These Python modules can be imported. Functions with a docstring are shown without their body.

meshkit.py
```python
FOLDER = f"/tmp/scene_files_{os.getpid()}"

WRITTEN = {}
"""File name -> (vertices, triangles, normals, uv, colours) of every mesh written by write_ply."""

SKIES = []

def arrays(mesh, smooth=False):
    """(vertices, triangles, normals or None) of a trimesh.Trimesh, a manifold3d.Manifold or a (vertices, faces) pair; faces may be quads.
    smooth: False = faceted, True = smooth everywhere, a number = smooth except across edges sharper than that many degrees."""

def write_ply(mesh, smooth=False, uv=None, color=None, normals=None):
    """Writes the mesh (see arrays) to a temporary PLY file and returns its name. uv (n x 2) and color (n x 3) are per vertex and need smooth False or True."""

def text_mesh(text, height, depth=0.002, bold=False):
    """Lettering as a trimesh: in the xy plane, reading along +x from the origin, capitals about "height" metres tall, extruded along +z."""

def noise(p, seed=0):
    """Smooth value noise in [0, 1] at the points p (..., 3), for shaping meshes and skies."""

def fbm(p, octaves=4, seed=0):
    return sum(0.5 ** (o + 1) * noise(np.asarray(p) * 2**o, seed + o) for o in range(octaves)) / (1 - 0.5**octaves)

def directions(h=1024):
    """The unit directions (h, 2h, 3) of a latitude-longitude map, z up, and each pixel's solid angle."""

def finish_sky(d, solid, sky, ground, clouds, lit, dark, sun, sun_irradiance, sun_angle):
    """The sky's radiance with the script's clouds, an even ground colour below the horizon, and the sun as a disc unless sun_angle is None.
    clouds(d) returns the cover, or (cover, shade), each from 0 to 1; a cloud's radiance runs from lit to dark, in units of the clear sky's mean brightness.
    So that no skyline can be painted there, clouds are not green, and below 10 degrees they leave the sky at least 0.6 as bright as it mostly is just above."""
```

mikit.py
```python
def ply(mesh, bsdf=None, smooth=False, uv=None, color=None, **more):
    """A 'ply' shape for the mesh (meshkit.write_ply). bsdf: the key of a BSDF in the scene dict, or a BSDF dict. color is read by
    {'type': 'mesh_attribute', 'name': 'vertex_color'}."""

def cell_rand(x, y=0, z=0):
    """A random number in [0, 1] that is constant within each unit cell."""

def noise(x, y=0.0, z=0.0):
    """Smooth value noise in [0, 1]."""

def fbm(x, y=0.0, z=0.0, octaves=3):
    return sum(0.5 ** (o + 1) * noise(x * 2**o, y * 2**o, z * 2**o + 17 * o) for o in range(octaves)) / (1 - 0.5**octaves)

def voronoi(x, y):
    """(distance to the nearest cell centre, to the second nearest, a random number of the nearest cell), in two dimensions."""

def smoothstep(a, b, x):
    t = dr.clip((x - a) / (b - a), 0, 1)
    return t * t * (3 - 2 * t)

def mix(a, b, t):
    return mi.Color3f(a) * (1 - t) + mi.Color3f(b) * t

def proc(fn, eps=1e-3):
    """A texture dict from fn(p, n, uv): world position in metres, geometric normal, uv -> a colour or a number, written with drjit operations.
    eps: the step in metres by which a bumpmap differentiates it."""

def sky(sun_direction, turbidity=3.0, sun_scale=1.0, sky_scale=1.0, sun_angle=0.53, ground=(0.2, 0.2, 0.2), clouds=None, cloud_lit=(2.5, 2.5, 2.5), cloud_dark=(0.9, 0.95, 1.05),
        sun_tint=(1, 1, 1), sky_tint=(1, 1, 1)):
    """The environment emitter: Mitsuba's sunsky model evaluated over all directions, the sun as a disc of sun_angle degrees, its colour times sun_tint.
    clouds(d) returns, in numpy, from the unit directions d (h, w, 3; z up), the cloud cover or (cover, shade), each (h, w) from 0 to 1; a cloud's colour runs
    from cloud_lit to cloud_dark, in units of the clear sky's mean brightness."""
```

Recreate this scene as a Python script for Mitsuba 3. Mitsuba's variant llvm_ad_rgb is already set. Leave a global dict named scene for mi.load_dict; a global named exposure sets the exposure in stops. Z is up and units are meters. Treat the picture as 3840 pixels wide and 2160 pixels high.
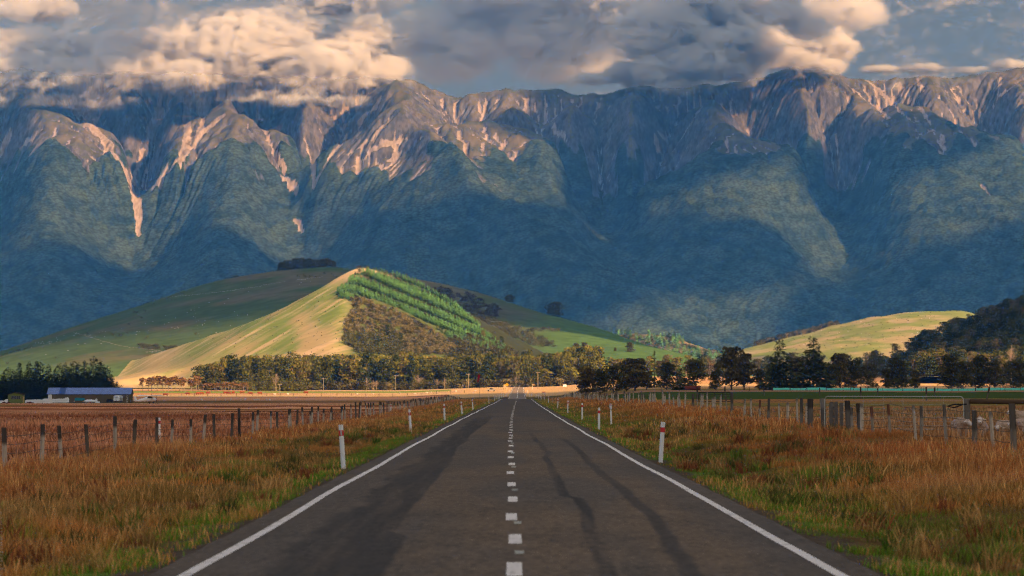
import math, random, numpy as np, trimesh, mitsuba as mi, drjit as dr, mikit, meshkit
from scipy.interpolate import LinearNDInterpolator
from scipy.ndimage import gaussian_filter, map_coordinates
T = mi.ScalarTransform4f
scene, labels = {}, {}

# ------------------------------------------------------------------ camera, sky, exposure
F, CX, HY, CAM_H = 14220.0, 1920.0, 1468.0, 1.8        # focal length, centre column and eye-level row of the 3840 px frame; eye height
scene['camera'] = {'type': 'thinlens', 'fov': math.degrees(2 * math.atan(1920 / F)), 'fov_axis': 'x', 'aperture_radius': 0.012, 'focus_distance': 650.0,
                   'near_clip': 1.0, 'far_clip': 60000.0, 'to_world': T().look_at(origin=[0, 0, CAM_H], target=[0, 100, CAM_H + 100 * math.tan(math.atan(388 / F))], up=[0, 0, 1]),
                   'medium': {'type': 'ref', 'id': 'haze_air'}}
SUN = np.array([0.64, -0.66, 0.41]); SUN /= np.linalg.norm(SUN)
exposure = 3.0

def cover(d):
    p = d / np.maximum(d[..., 2:], 0.08)
    n = meshkit.fbm(np.stack([p[..., 0] * .9, p[..., 1] * .9, 0 * p[..., 0] + 3.3], -1), 5, 3)
    s = meshkit.fbm(np.stack([p[..., 0] * 1.4 + 9, p[..., 1] * 1.4, 0 * p[..., 0] + 7.7], -1), 4, 9)
    front = np.clip((d[..., 1] - .2) / .6, 0, 1) * np.clip((.45 - d[..., 2]) / .3, 0, 1)      # the cloud sheet that hangs along the range
    az = np.arctan2(d[..., 0], d[..., 1]) * 40
    gap = meshkit.fbm(np.stack([az * .55, d[..., 2] * 60, 0 * az + 1.7], -1), 3, 4)
    return np.clip(np.clip((n - .33) * 5, 0, 1) * .92 + front * np.clip((gap - .05) * 8, 0, 1), 0, 1), np.clip((s - .3) * 2.2 + front * .5 + np.clip((.5 - d[..., 2]) / .3, 0, 1) * .6, 0, 1)

scene['sky'] = mikit.sky(SUN.tolist(), turbidity=3, sun_scale=.84, sky_scale=1.0, sun_angle=1.2, sun_tint=(1, .82, .78), sky_tint=(1.02, .93, 1.0), clouds=cover, cloud_lit=(1.5, 1.26, 1.08), cloud_dark=(.22, .25, .32))

def bs(name, d):
    scene[name] = d
    return name
def diff(rgb): return {'type': 'twosided', 'b': {'type': 'diffuse', 'reflectance': {'type': 'rgb', 'value': list(rgb)}}}
def D(u, v, d):   # a sight line of the 2576 px picture at distance d
    return np.array([(u / .670833 - CX) / F * d, d, CAM_H + (HY - v / .670833) / F * d])
VC = {'type': 'mesh_attribute', 'name': 'vertex_color'}
bs('terrain_paint', {'type': 'twosided', 'b': {'type': 'diffuse', 'reflectance': VC}})
def fb(x, y, s, o=4, seed=0): return meshkit.fbm(np.stack([x / s, y / s, 0 * x + .37 * seed], -1), o, seed)
def ridged(x, y, sx, sy, o=4, seed=0):
    t = 0; a = 1; w = 0
    for k in range(o):
        n = meshkit.noise(np.stack([x / sx * 2 ** k, y / sy * 2 ** k, 0 * x + .5], -1), seed + k)
        t = t + a * (1 - abs(2 * n - 1)); w += a; a *= .5
    return t / w
def sstep(a, b, x):
    t = np.clip((x - a) / (b - a), 0, 1); return t * t * (3 - 2 * t)
def grid_mesh(xs, ys, Z):
    X, Y = np.meshgrid(xs, ys); n, m = Z.shape
    i = np.arange(n * m).reshape(n, m)
    f = np.stack([i[:-1, :-1], i[:-1, 1:], i[1:, 1:], i[1:, :-1]], -1).reshape(-1, 4)
    return np.stack([X, Y, Z], -1).reshape(-1, 3), f

# ------------------------------------------------------------------ mountain range
CREST = [(-400, 185), (-200, 190), (0, 180), (200, 170), (400, 175), (600, 180), (800, 186), (940, 185), (1000, 195), (1060, 208), (1120, 225), (1200, 224), (1290, 227), (1350, 214), (1440, 225), (1500, 224), (1590, 208), (1650, 206),
         (1700, 212), (1800, 200), (1900, 190), (1960, 172), (1990, 165), (2060, 180), (2150, 190), (2220, 186), (2300, 190), (2400, 188), (2576, 168), (2800, 170), (3000, 180)]
RIDGES = [
    [(-250, 300), (-230, 420), (-260, 560), (-330, 720), (-400, 900)],
    [(20, 230), (60, 300), (95, 355), (110, 400), (120, 480), (110, 600), (90, 740), (80, 900)],
    [(300, 225), (320, 290), (325, 350), (330, 410)],
    [(470, 225), (440, 290), (420, 350), (390, 410)],
    [(560, 240), (585, 300), (600, 345), (620, 400), (610, 480), (590, 580), (570, 700), (560, 900)],
    [(760, 240), (755, 320), (760, 400), (775, 450)],
    [(940, 215), (985, 265), (1040, 320), (1100, 365), (1160, 400), (1225, 465), (1300, 530), (1450, 637), (1588, 712), (1690, 770), (1750, 820), (1785, 870), (1800, 930)],
    [(1100, 365), (1030, 440), (980, 540), (950, 650), (930, 780), (920, 920)],
    [(1225, 465), (1230, 560), (1240, 660), (1260, 780), (1270, 920)],
    [(1290, 240), (1310, 300), (1330, 360), (1370, 410), (1400, 440)],
    [(1440, 240), (1430, 300), (1400, 360), (1390, 420), (1400, 480), (1440, 560)],
    [(1590, 225), (1600, 290), (1590, 350), (1585, 420), (1600, 500), (1590, 570)],
    [(1788, 240), (1790, 300), (1788, 350), (1795, 420), (1840, 500), (1890, 580), (1920, 680), (1950, 790), (1960, 930)],
    [(1795, 420), (1730, 500), (1700, 580), (1690, 670), (1720, 740)],
    [(1990, 190), (2030, 260), (2010, 330), (2040, 400), (2050, 470)],
    [(2070, 195), (2130, 260), (2180, 310), (2218, 345), (2290, 393), (2353, 440), (2418, 500), (2500, 552), (2580, 605), (2700, 700), (2800, 850)],
    [(2218, 345), (2230, 440), (2250, 520), (2290, 610), (2340, 720), (2400, 880)],
    [(2300, 205), (2390, 290), (2430, 350), (2440, 400)],
    [(2500, 190), (2560, 270), (2580, 340), (2600, 420), (2680, 500), (2900, 650), (3000, 850)]]
VALLEYS = [
    [(-120, 260), (-80, 360), (-70, 480), (-100, 620), (-140, 760), (-150, 920)],
    [(205, 250), (245, 330), (300, 420), (330, 465), (347, 540), (350, 600), (335, 700), (330, 800), (330, 920)],
    [(400, 270), (375, 350), (350, 410), (332, 460)],
    [(550, 280), (500, 340), (450, 410), (395, 465), (352, 520)],
    [(650, 290), (690, 380), (715, 440), (755, 490), (780, 525), (790, 565), (765, 615), (740, 720), (730, 920)],
    [(890, 260), (850, 340), (820, 410), (790, 475), (782, 520)],
    [(1150, 270), (1210, 350), (1270, 420), (1340, 460), (1420, 530), (1500, 600), (1555, 672)],
    [(1370, 270), (1360, 340), (1350, 400), (1350, 440), (1400, 510)],
    [(1500, 260), (1510, 340), (1510, 420), (1515, 480), (1550, 560), (1558, 640), (1590, 730), (1660, 800), (1740, 870), (1800, 930)],
    [(1690, 270), (1670, 360), (1640, 430), (1640, 520), (1610, 610), (1580, 680)],
    [(1880, 250), (1900, 320), (1940, 380), (1960, 425), (1985, 490), (2005, 555), (2040, 605), (2095, 660), (2160, 740), (2230, 850), (2260, 930)],
    [(2100, 330), (2110, 400), (2120, 480), (2100, 560), (2095, 650)],
    [(2240, 260), (2300, 330), (2370, 390), (2440, 450), (2495, 492), (2580, 545), (2700, 640), (2850, 780)],
    [(2480, 260), (2500, 330), (2500, 400), (2500, 480)]]
def on_slope(u, v, push):
    d = 10500.0
    for _ in range(60):
        z = D(u, v, d)[2]; t = np.clip((z - 60) / 920, 0, 1)
        n = 9550 + 1950 * t + (push * 4 * t * (1 - t) if push < 0 else push * 8 * (t * (1 - t)) ** 1.5 * np.clip(t * 4 - .4, 0, 1))
        d = .5 * d + .5 * min(n, 11480 - (930 - z) / .78)
    return D(u, v, d)
def dense(line, step=14):
    out = []
    for a, b in zip(line[:-1], line[1:]):
        n = max(1, int(math.hypot(b[0] - a[0], b[1] - a[1]) / step))
        out += [(a[0] + (b[0] - a[0]) * k / n, a[1] + (b[1] - a[1]) * k / n) for k in range(n)]
    return out + [line[-1]]
pts = [D(u, v, 11500) for u, v in dense(CREST)]
for l in RIDGES: pts += [on_slope(u, v, -420 if l[0] == (940, 215) else -110) for u, v in dense(l)]
for l in VALLEYS: pts += [on_slope(u, v, 640) for u, v in dense(l)]
for x in np.arange(-3000, 3001, 150):
    pts += [(x, 8900, 70), (x, 8300, 50), (x, 12300, 620), (x, 13000, 420)]
pts = np.array(pts)
def carve(Xg, Yg, lines, push, w):      # distance in plan to the nearest of the lines, 1 on it and 0 from w metres on
    from scipy.spatial import cKDTree
    q = np.array([on_slope(u, v, push)[:2] for l in lines for u, v in dense(l, 6)])
    return np.clip(1 - cKDTree(q).query(np.stack([Xg.ravel(), Yg.ravel()], -1))[0].reshape(Xg.shape) / w, 0, 1)
STEP = 10.0
cx_, cy_ = np.arange(-2000, 2001, STEP), np.arange(9000, 11851, STEP)
XC, YC = np.meshgrid(cx_, cy_)
ZC = LinearNDInterpolator(pts[:, :2], pts[:, 2])(XC, YC)
ZC = np.where(np.isnan(ZC), 60, ZC); ZC = gaussian_filter(ZC, 2.5); mixz = sstep(.62, .4, np.clip((ZC - 60) / 920, 0, 1)); ZC = ZC * (1 - mixz) + gaussian_filter(ZC, 6) * mixz
tc = np.clip((ZC - 60) / 920, 0, 1); body = sstep(.02, .2, tc) * (1 - .75 * sstep(.85, 1, tc))
ZC = ZC + body * (34 * carve(XC, YC, RIDGES, -110, 300) ** 1.5 - 75 * sstep(.16, .42, tc) * carve(XC, YC, VALLEYS, 640, 210))
wx, wy = XC + 120 * (fb(XC, YC, 400, 3, 1) - .5), YC + 120 * (fb(XC, YC, 400, 3, 2) - .5)
high = sstep(.45, .72, tc + .25 * (fb(XC, YC, 260, 3, 5) - .5))
ZC = ZC + (ridged(wx, wy, 190, 420, 4, 11) - .62) * (16 + 44 * high) * body + (ridged(wx, wy, 85, 300, 3, 14) - .6) * 46 * high * body + (fb(XC, YC, 45, 4, 21) - .5) * (3 + 27 * high)
def erode(z, dx, k, rounds, m=.5):      # running water: every cell cuts down towards its steepest neighbour
    n, w = z.shape; idx = np.arange(n * w).reshape(n, w); area = None
    for _ in range(rounds):
        best, rec = np.zeros((n, w)), idx.copy()
        for oy, ox in ((-1, 0), (1, 0), (0, -1), (0, 1), (-1, -1), (-1, 1), (1, -1), (1, 1)):
            zz = np.full((n, w), 1e9); a, b = slice(max(0, -oy), n - max(0, oy)), slice(max(0, -ox), w - max(0, ox)); c, d = slice(max(0, oy), n + min(0, oy)), slice(max(0, ox), w + min(0, ox))
            drop = np.zeros((n, w)); drop[a, b] = (z[a, b] - z[c, d]) / (dx * math.hypot(oy, ox)); r_ = np.zeros((n, w), int); r_[a, b] = idx[c, d]
            up = drop > best; best[up] = drop[up]; rec[up] = r_[up]
        order = np.argsort(z.ravel()); rl, al, zl, kl = rec.ravel().tolist(), [1.0] * (n * w), z.ravel().tolist(), k.ravel().tolist()
        for q in order[::-1].tolist():
            r_ = rl[q]
            if r_ != q: al[r_] += al[q]
        for q in order.tolist():
            r_ = rl[q]
            if r_ != q: f_ = kl[q] * al[q] ** m; zl[q] = (zl[q] + f_ * zl[r_]) / (1 + f_)
        z = np.array(zl).reshape(n, w); area = np.array(al).reshape(n, w)
    return z, area
ZC, FLOW = erode(ZC, STEP, (.003 + .045 * high) * sstep(0, .1, tc), 8)
ZC = .75 * ZC + .25 * gaussian_filter(ZC, 1.2)
xs, ys = np.arange(-2000, 2001, 5.0), np.arange(9000, 11846, 5.0)
X, Y = np.meshgrid(xs, ys)
up_ = lambda g: map_coordinates(g, [(Y - 9000) / STEP, (X + 2000) / STEP], order=3, mode='nearest')
Z, flow, rock = up_(ZC), up_(np.log10(FLOW)), up_(high)
t = np.clip((Z - 60) / 920, 0, 1); wx, wy = up_(wx), up_(wy)
lap = gaussian_filter(Z, 5) - Z                       # hollows positive
gy, gx = np.gradient(Z, 5.0); slope = np.hypot(gx, gy)
nz = fb(X, Y, 90, 4, 31)
treeline = 650 + 90 * (fb(X, Y, 330, 3, 41) - .5) * 2 - 10 * np.clip(gaussian_filter(lap, 3), -7, 7)
forest = sstep(22, -22, Z - treeline + 150 * (nz - .5) + 60 * (fb(X, Y, 28, 2, 45) - .5))
# scree chutes: bare stone down the gully lines
CHUTES = [([(180, 262), (215, 300), (245, 335), (300, 420), (330, 465), (345, 530), (347, 595)], 21), ([(230, 255), (235, 320)], 22), ([(405, 285), (375, 350), (350, 410), (332, 460)], 9),
          ([(555, 295), (500, 345), (450, 410), (405, 455), (388, 470)], 15), ([(470, 262), (470, 330), (455, 400)], 16), ([(520, 262), (500, 340)], 18), ([(665, 330), (700, 415), (715, 440)], 7),
          ([(700, 440), (745, 490)], 7), ([(742, 560), (762, 592)], 5), ([(765, 360), (790, 430), (788, 478)], 8), ([(870, 350), (830, 400), (792, 470)], 9), ([(950, 265), (910, 300), (900, 340)], 16), ([(985, 300), (930, 360), (870, 400)], 9),
          ([(1060, 350), (960, 370), (880, 430)], 6), ([(1765, 270), (1740, 310), (1690, 388)], 9), ([(1680, 360), (1655, 330)], 6), ([(2130, 215), (2190, 260), (2240, 300)], 8), ([(2180, 200), (2240, 260), (2300, 310)], 8), ([(2260, 210), (2290, 260)], 8),
          ([(2560, 215), (2515, 245), (2500, 275)], 7), ([(2520, 200), (2510, 250)], 6), ([(2310, 200), (2330, 245)], 6), ([(1660, 390), (1650, 350)], 4), ([(1390, 320), (1440, 380), (1460, 420)], 4), ([(2310, 260), (2350, 330), (2370, 390)], 6), ([(2100, 330), (2110, 400)], 5),
          ([(20, 350), (0, 395)], 10), ([(90, 345), (60, 365)], 5), ([(2470, 470), (2495, 500)], 6), ([(1510, 450), (1515, 480)], 4)]
scree = np.zeros_like(Z)
zi = lambda x, y: map_coordinates(Z, [[(y - ys[0]) / 5], [(x - xs[0]) / 5]], order=1, mode='nearest')[0]
def hit(u, v):   # where the sight line meets the range
    for d in np.arange(9300, 11600, 12.0):
        p = D(u, v, d)
        if zi(p[0], p[1]) > p[2]: return p
    return D(u, v, 11500)
for line, w in CHUTES:
    P = np.array([hit(u, v)[:2] for u, v in dense(line, 8)])
    for q_, (a, b) in enumerate(zip(P[:-1], P[1:])):
        m = (X > min(a[0], b[0]) - 90) & (X < max(a[0], b[0]) + 90) & (Y > min(a[1], b[1]) - 90) & (Y < max(a[1], b[1]) + 90)
        q = np.stack([X[m] - a[0], Y[m] - a[1]], -1); e = b - a; L = max(e @ e, 1)
        dist = np.linalg.norm(q - np.clip(q @ e / L, 0, 1)[:, None] * e, axis=1); ww = w * (.72 - .36 * q_ / len(P))
        scree[m] = np.maximum(scree[m], sstep(ww * 1.5, ww * .6, dist + (nz[m] - .5) * 26))
gully = sstep(.7, 1.25, flow) * sstep(3.0, 2.2, flow)
scree = np.maximum(scree, sstep(.20, .52, gully * (.35 + .65 * sstep(.40, .6, fb(X, Y, 240, 3, 51))) * (.5 + fb(X, Y, 16, 3, 52))) * (1 - forest) * sstep(.45, .6, t))
forest = forest * (1 - sstep(.3, .6, scree))
can = meshkit.noise(np.stack([X / 12, Y / 14, 0 * X], -1), 5) + .5 * meshkit.noise(np.stack([X / 7, Y / 8, 0 * X], -1), 6)
crag = ridged(wx, wy, 42, 60, 3, 91) - .6
can = can + 1.1 * meshkit.noise(np.stack([X / 24, Y / 34, 0 * X], -1), 7)
Z = Z + forest * can * 8 + (1 - forest) * (1 - scree) * crag * 15 * sstep(.3, .6, t)
def range_tone(p, n, uv):
    fo, sc = uv.x, uv.y
    x, y, z = p.x, p.y, p.z
    n1, n2, n3 = mikit.fbm(x / 60, y / 60, z / 40, 4), mikit.fbm(x / 8, y / 40, z / 30, 3), mikit.noise(x / 4, y / 14, z / 10)
    ss, mx = mikit.smoothstep, mikit.mix
    tus = mx((.070, .074, .034), (.125, .105, .055), ss(.35, .65, n1)) * (.65 + .6 * n2)
    rk = mx((.050, .052, .056), (.125, .115, .108), ss(.3, .7, n2 * .6 + n1 * .4)) * (.75 + .5 * n3)
    c = mx(tus, rk, ss(.80, .66, n.z + .22 * (n1 - .5) + .18 * (n2 - .5)))
    c = mx(c, mx((.20, .165, .14), (.38, .305, .255), n2) * (.7 + .6 * n3), ss(.3, .75, sc + .8 * (n2 - .5) + .5 * (n1 - .5)))
    n4 = mikit.fbm(x / 26, y / 40, z / 22, 3)
    v1, v2, v3 = mikit.voronoi(x / 9.5 + n1, (z * 1.7 + y * .35) / 9.5)
    tr = mx((.014, .028, .020), (.044, .066, .038), ss(.3, .7, n1 * .5 + n4 * .5)) * (.68 + .5 * ss(.75, .15, v1)) * (.82 + .36 * v3)
    return mx(c, tr, ss(.35, .65, fo + .35 * (n2 - .5)))
bs('range_surface', {'type': 'twosided', 'b': {'type': 'diffuse', 'reflectance': mikit.proc(range_tone)}})
scene['mountain_range'] = mikit.ply(grid_mesh(xs, ys, Z), 'range_surface', smooth=True, uv=np.stack([forest, scree], -1).reshape(-1, 2))
labels['mountain_range'] = {'kind': 'structure'}
print('mountain', Z.shape)
# ------------------------------------------------------------------ cloud banks on the range (volumes)
def cloud_bank(name, puffs, x0, x1, y0, y1, z0, z1, sig, cell=(7.5, 13, 7), seed=0, rough=1.0, floor=.02):
    nx, ny, nz_ = [max(4, int((b - a) / c)) for a, b, c in ((x0, x1, cell[0]), (y0, y1, cell[1]), (z0, z1, cell[2]))]
    z, y, x = np.meshgrid(np.linspace(z0, z1, nz_), np.linspace(y0, y1, ny), np.linspace(x0, x1, nx), indexing='ij')
    den = np.full(x.shape, floor)
    p = np.stack([x / 150, y / 170, z / 110], -1)
    w_ = meshkit.fbm(p * .8 + 5, 3, seed + 50)[..., None] * 1.6; b1 = meshkit.noise(p * 1.1 + w_, seed); b2 = meshkit.noise(p * 2.4 + w_ * 1.4, seed + 1); b3 = meshkit.noise(p * 5.1 + w_ * 2, seed + 2); b4 = meshkit.noise(p * 10.5 + w_ * 3, seed + 3)
    n = .38 * b1 + .28 * (1 - abs(2 * b2 - 1)) + .20 * (1 - abs(2 * b3 - 1)) + .16 * b4
    for (u, v, d, rx, rz) in puffs:
        c = D(u, v, d)
        q = np.sqrt(((x - c[0]) / rx) ** 2 + ((y - c[1]) / (rx * 1.1)) ** 2 + ((z - c[2]) / rz) ** 2)
        den = np.maximum(den, 1.25 - q)
    den = np.clip((den + (n - .5) * 2 * rough - .48) * 2.6, 0, 1)
    edge = np.minimum.reduce([sstep(0, .08, (x - x0) / (x1 - x0)), sstep(0, .08, (x1 - x) / (x1 - x0)), sstep(0, .1, (y - y0) / (y1 - y0)), sstep(0, .1, (y1 - y) / (y1 - y0)), sstep(0, .06, (z - z0) / (z1 - z0)), sstep(0, .1, (z1 - z) / (z1 - z0))])
    den = (den ** 1.5 * edge).astype(np.float32)[..., None]
    box = T().translate([x0, y0, z0]).scale([x1 - x0, y1 - y0, z1 - z0])
    scene[name + '_vapour'] = {'type': 'heterogeneous', 'albedo': {'type': 'rgb', 'value': [.86, .86, .88]}, 'scale': sig, 'sigma_t': {'type': 'gridvolume', 'grid': mi.VolumeGrid(den), 'to_world': box, 'filter_type': 'trilinear'}}
    scene[name] = {'type': 'cube', 'to_world': T().translate([(x0 + x1) / 2, (y0 + y1) / 2, (z0 + z1) / 2]).scale([(x1 - x0) / 2, (y1 - y0) / 2, (z1 - z0) / 2]), 'bsdf': {'type': 'null'},
                   'interior': {'type': 'ref', 'id': name + '_vapour'}, 'exterior': {'type': 'ref', 'id': 'haze_air'}}
    labels[name] = {'kind': 'stuff'}
A = [(140, 205, 11230, 140, 40), (420, 210, 11230, 150, 40), (680, 208, 11260, 140, 38), (850, 200, 11300, 110, 34), (120, 120, 11150, 130, 60), (420, 120, 11150, 140, 70), (620, 70, 11200, 150, 70), (980, 170, 11450, 80, 40), (-80, 150, 11230, 190, 90), (60, 175, 11130, 170, 66), (200, 186, 11130, 150, 56), (330, 172, 11080, 150, 70), (455, 190, 11030, 130, 58), (560, 150, 11130, 150, 92), (650, 120, 11130, 140, 100), (760, 165, 11130, 150, 80), (860, 165, 11280, 120, 70), (950, 185, 11430, 80, 34),
     (480, 95, 11330, 120, 60), (720, 60, 11330, 150, 50), (900, 80, 11380, 110, 70), (80, 15, 11330, 130, 40), (290, 110, 11230, 130, 44), (830, 10, 11530, 180, 40), (960, 110, 11530, 70, 60)]
cloud_bank('cloud', A, -1780, -270, 10750, 11800, 820, 1320, .08, seed=3)
B = [(1740, 160, 11200, 110, 56), (1850, 175, 11200, 100, 46), (1930, 50, 11300, 140, 70), (1620, 90, 11350, 130, 80), (2060, 120, 11400, 110, 60), (1700, 70, 11200, 120, 100), (1790, 130, 11150, 140, 84), (1890, 110, 11200, 130, 84), (1990, 140, 11250, 100, 50), (2080, 168, 11300, 70, 24), (1660, 175, 11200, 90, 46), (1705, 215, 11150, 60, 26), (1580, 185, 11400, 100, 40), (2030, 80, 11300, 90, 60), (1800, 10, 11300, 170, 70),
     (2220, 176, 11650, 70, 13), (2330, 172, 11650, 80, 15), (2440, 174, 11650, 70, 13), (2540, 160, 11650, 70, 18), (1480, 200, 11700, 110, 18)]
cloud_bank('cloud_001', B, 150, 1750, 10800, 12000, 850, 1300, .08, seed=8, floor=-.14)
C = [(1130, 160, 12950, 190, 80), (1400, 170, 12950, 210, 70), (1010, 120, 12900, 120, 90), (1060, 70, 12900, 170, 90), (1190, 110, 12900, 200, 90), (1330, 80, 12900, 220, 110), (1460, 120, 12900, 200, 90), (1560, 60, 12900, 200, 120), (1250, -10, 12900, 250, 90), (1420, -10, 12900, 250, 90), (2120, 30, 13000, 170, 80)]
cloud_bank('cloud_002', C, -650, 2050, 12350, 13500, 960, 1520, .035, cell=(18, 22, 14), seed=21, rough=.7, floor=.05)
# added clouds out of view, shaped and placed to throw chosen shadows
def shade_cloud(tx, ty, tz, rx, ry, rz=90, alt=1900, seed=0, rough=.9):
    k = (alt - tz) / SUN[2]; c = np.array([tx, ty, tz]) + SUN * k
    m = trimesh.creation.icosphere(4); v = m.vertices
    n = meshkit.fbm(v * 2.2 + seed * 7.1, 4, seed)
    v = v * (1 + rough * (n - .5))[:, None] * [rx, ry, rz]
    a = math.atan2(SUN[1], SUN[0])
    return trimesh.Trimesh(v + c, m.faces, process=False)
bs('shade_caster_white', diff((.85, .85, .86)))
SH = [((335, 2680, 40), 120, 190, .6), ((-200, 400, 0), 1000, 1500, .5), ((400, 1150, 0), 900, 760, .35), ((-450, 4180, 80), 330, 290, .6), ((70, 4200, 60), 240, 210, .7)]
for u, v, rx, ry in [(230, 745, 620, 600), (920, 700, 460, 640), (1360, 660, 430, 760), (1590, 470, 240, 520), (2080, 480, 220, 420), (2480, 740, 420, 700), (1450, 320, 330, 420), (30, 250, 130, 160), (2700, 470, 260, 500), (1850, 640, 200, 330)]:
    SH.append((hit(u, v), rx, ry, .9))
for u, v, dd, rx, ry in [(130, 185, 11100, 150, 210), (800, 20, 11380, 210, 160), (1650, 165, 11200, 90, 150), (2010, 50, 11300, 110, 150), (2360, 90, 11650, 330, 120), (480, 30, 11300, 190, 180), (1000, 60, 11500, 110, 150), (1560, 120, 11400, 120, 180), (1880, 40, 11200, 60, 100), (1290, 50, 12900, 520, 800)]: SH.append((D(u, v, dd), rx, ry, .8))
for i, (c_, rx, ry, rough_) in enumerate(SH):
    nm = 'cloud_%03d' % (i + 3)  # added shadow casters, numbered on after the seen cloud banks
    scene[nm] = mikit.ply(shade_cloud(*c_, rx, ry, seed=i, rough=rough_), 'shade_caster_white', smooth=True); labels[nm] = {'kind': 'stuff'}
# ------------------------------------------------------------------ valley floor and road
ROAD_Y = [-400, 0, 37, 45, 71, 81, 101, 140, 168, 194, 250, 312, 490, 610, 880, 1600, 2000, 2450, 2600]
ROAD_X = [.0, .0, .02, .02, -.015, -.02, -.03, -.06, -.06, -.05, -.02, .06, .35, .62, 1.0, 2.2, 3.0, 4.2, 5]
def road_x(y): return np.interp(y, ROAD_Y, ROAD_X)
def z_centre(y): return np.interp(y, [-3000, 0, 600, 690, 790, 850, 1100, 1400, 1616, 1900, 2200, 2450, 2600, 3000, 4200, 9000], [0, 0, 0, .08, .17, .1, -1.6, -1.4, -.15, 1.0, 3.0, 4.7, 4.6, 8, 12, 75])
def z_left(y): return np.interp(y, [-3000, 0, 60, 150, 400, 800, 1000, 1500, 2000, 2500, 3000, 4200, 9000], [-.2, -.2, -.3, -.45, -.7, -1.2, -1.45, -2.7, -.6, 2.85, 5, 12, 75])
def z_right(y): return np.interp(y, [-3000, 0, 90, 150, 300, 480, 900, 1200, 1350, 1700, 2000, 2300, 2600, 3000, 4200, 9000], [.1, .1, .2, .3, .6, .9, 1.5, 2.12, 2.4, 3.5, 5, 6.8, 12, 13.5, 16, 75])
def gz(x, y):
    x, y = np.asarray(x, float), np.asarray(y, float)
    o = x - road_x(y); w = 8.0 + np.maximum(y - 300, 0) * .035
    zc = z_centre(y)
    k = sstep(4.6, 4.6 + w, abs(o))
    z = zc + (np.where(o < 0, z_left(y), z_right(y)) - zc) * k
    fade = sstep(4.2, 7, abs(o))
    z = z + fade * (fb(x + 50, y, 9, 3, 3) - .5) * .45 * np.clip(y / 120, .5, 1) + sstep(10, 30, abs(o)) * (fb(x, y, 60, 3, 4) - .5) * .7
    z = z - .05 * sstep(3.5, 3.9, abs(o)) - .13 * np.exp(-((abs(o) - 5.6) / .9) ** 2)
    return z - .02
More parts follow.
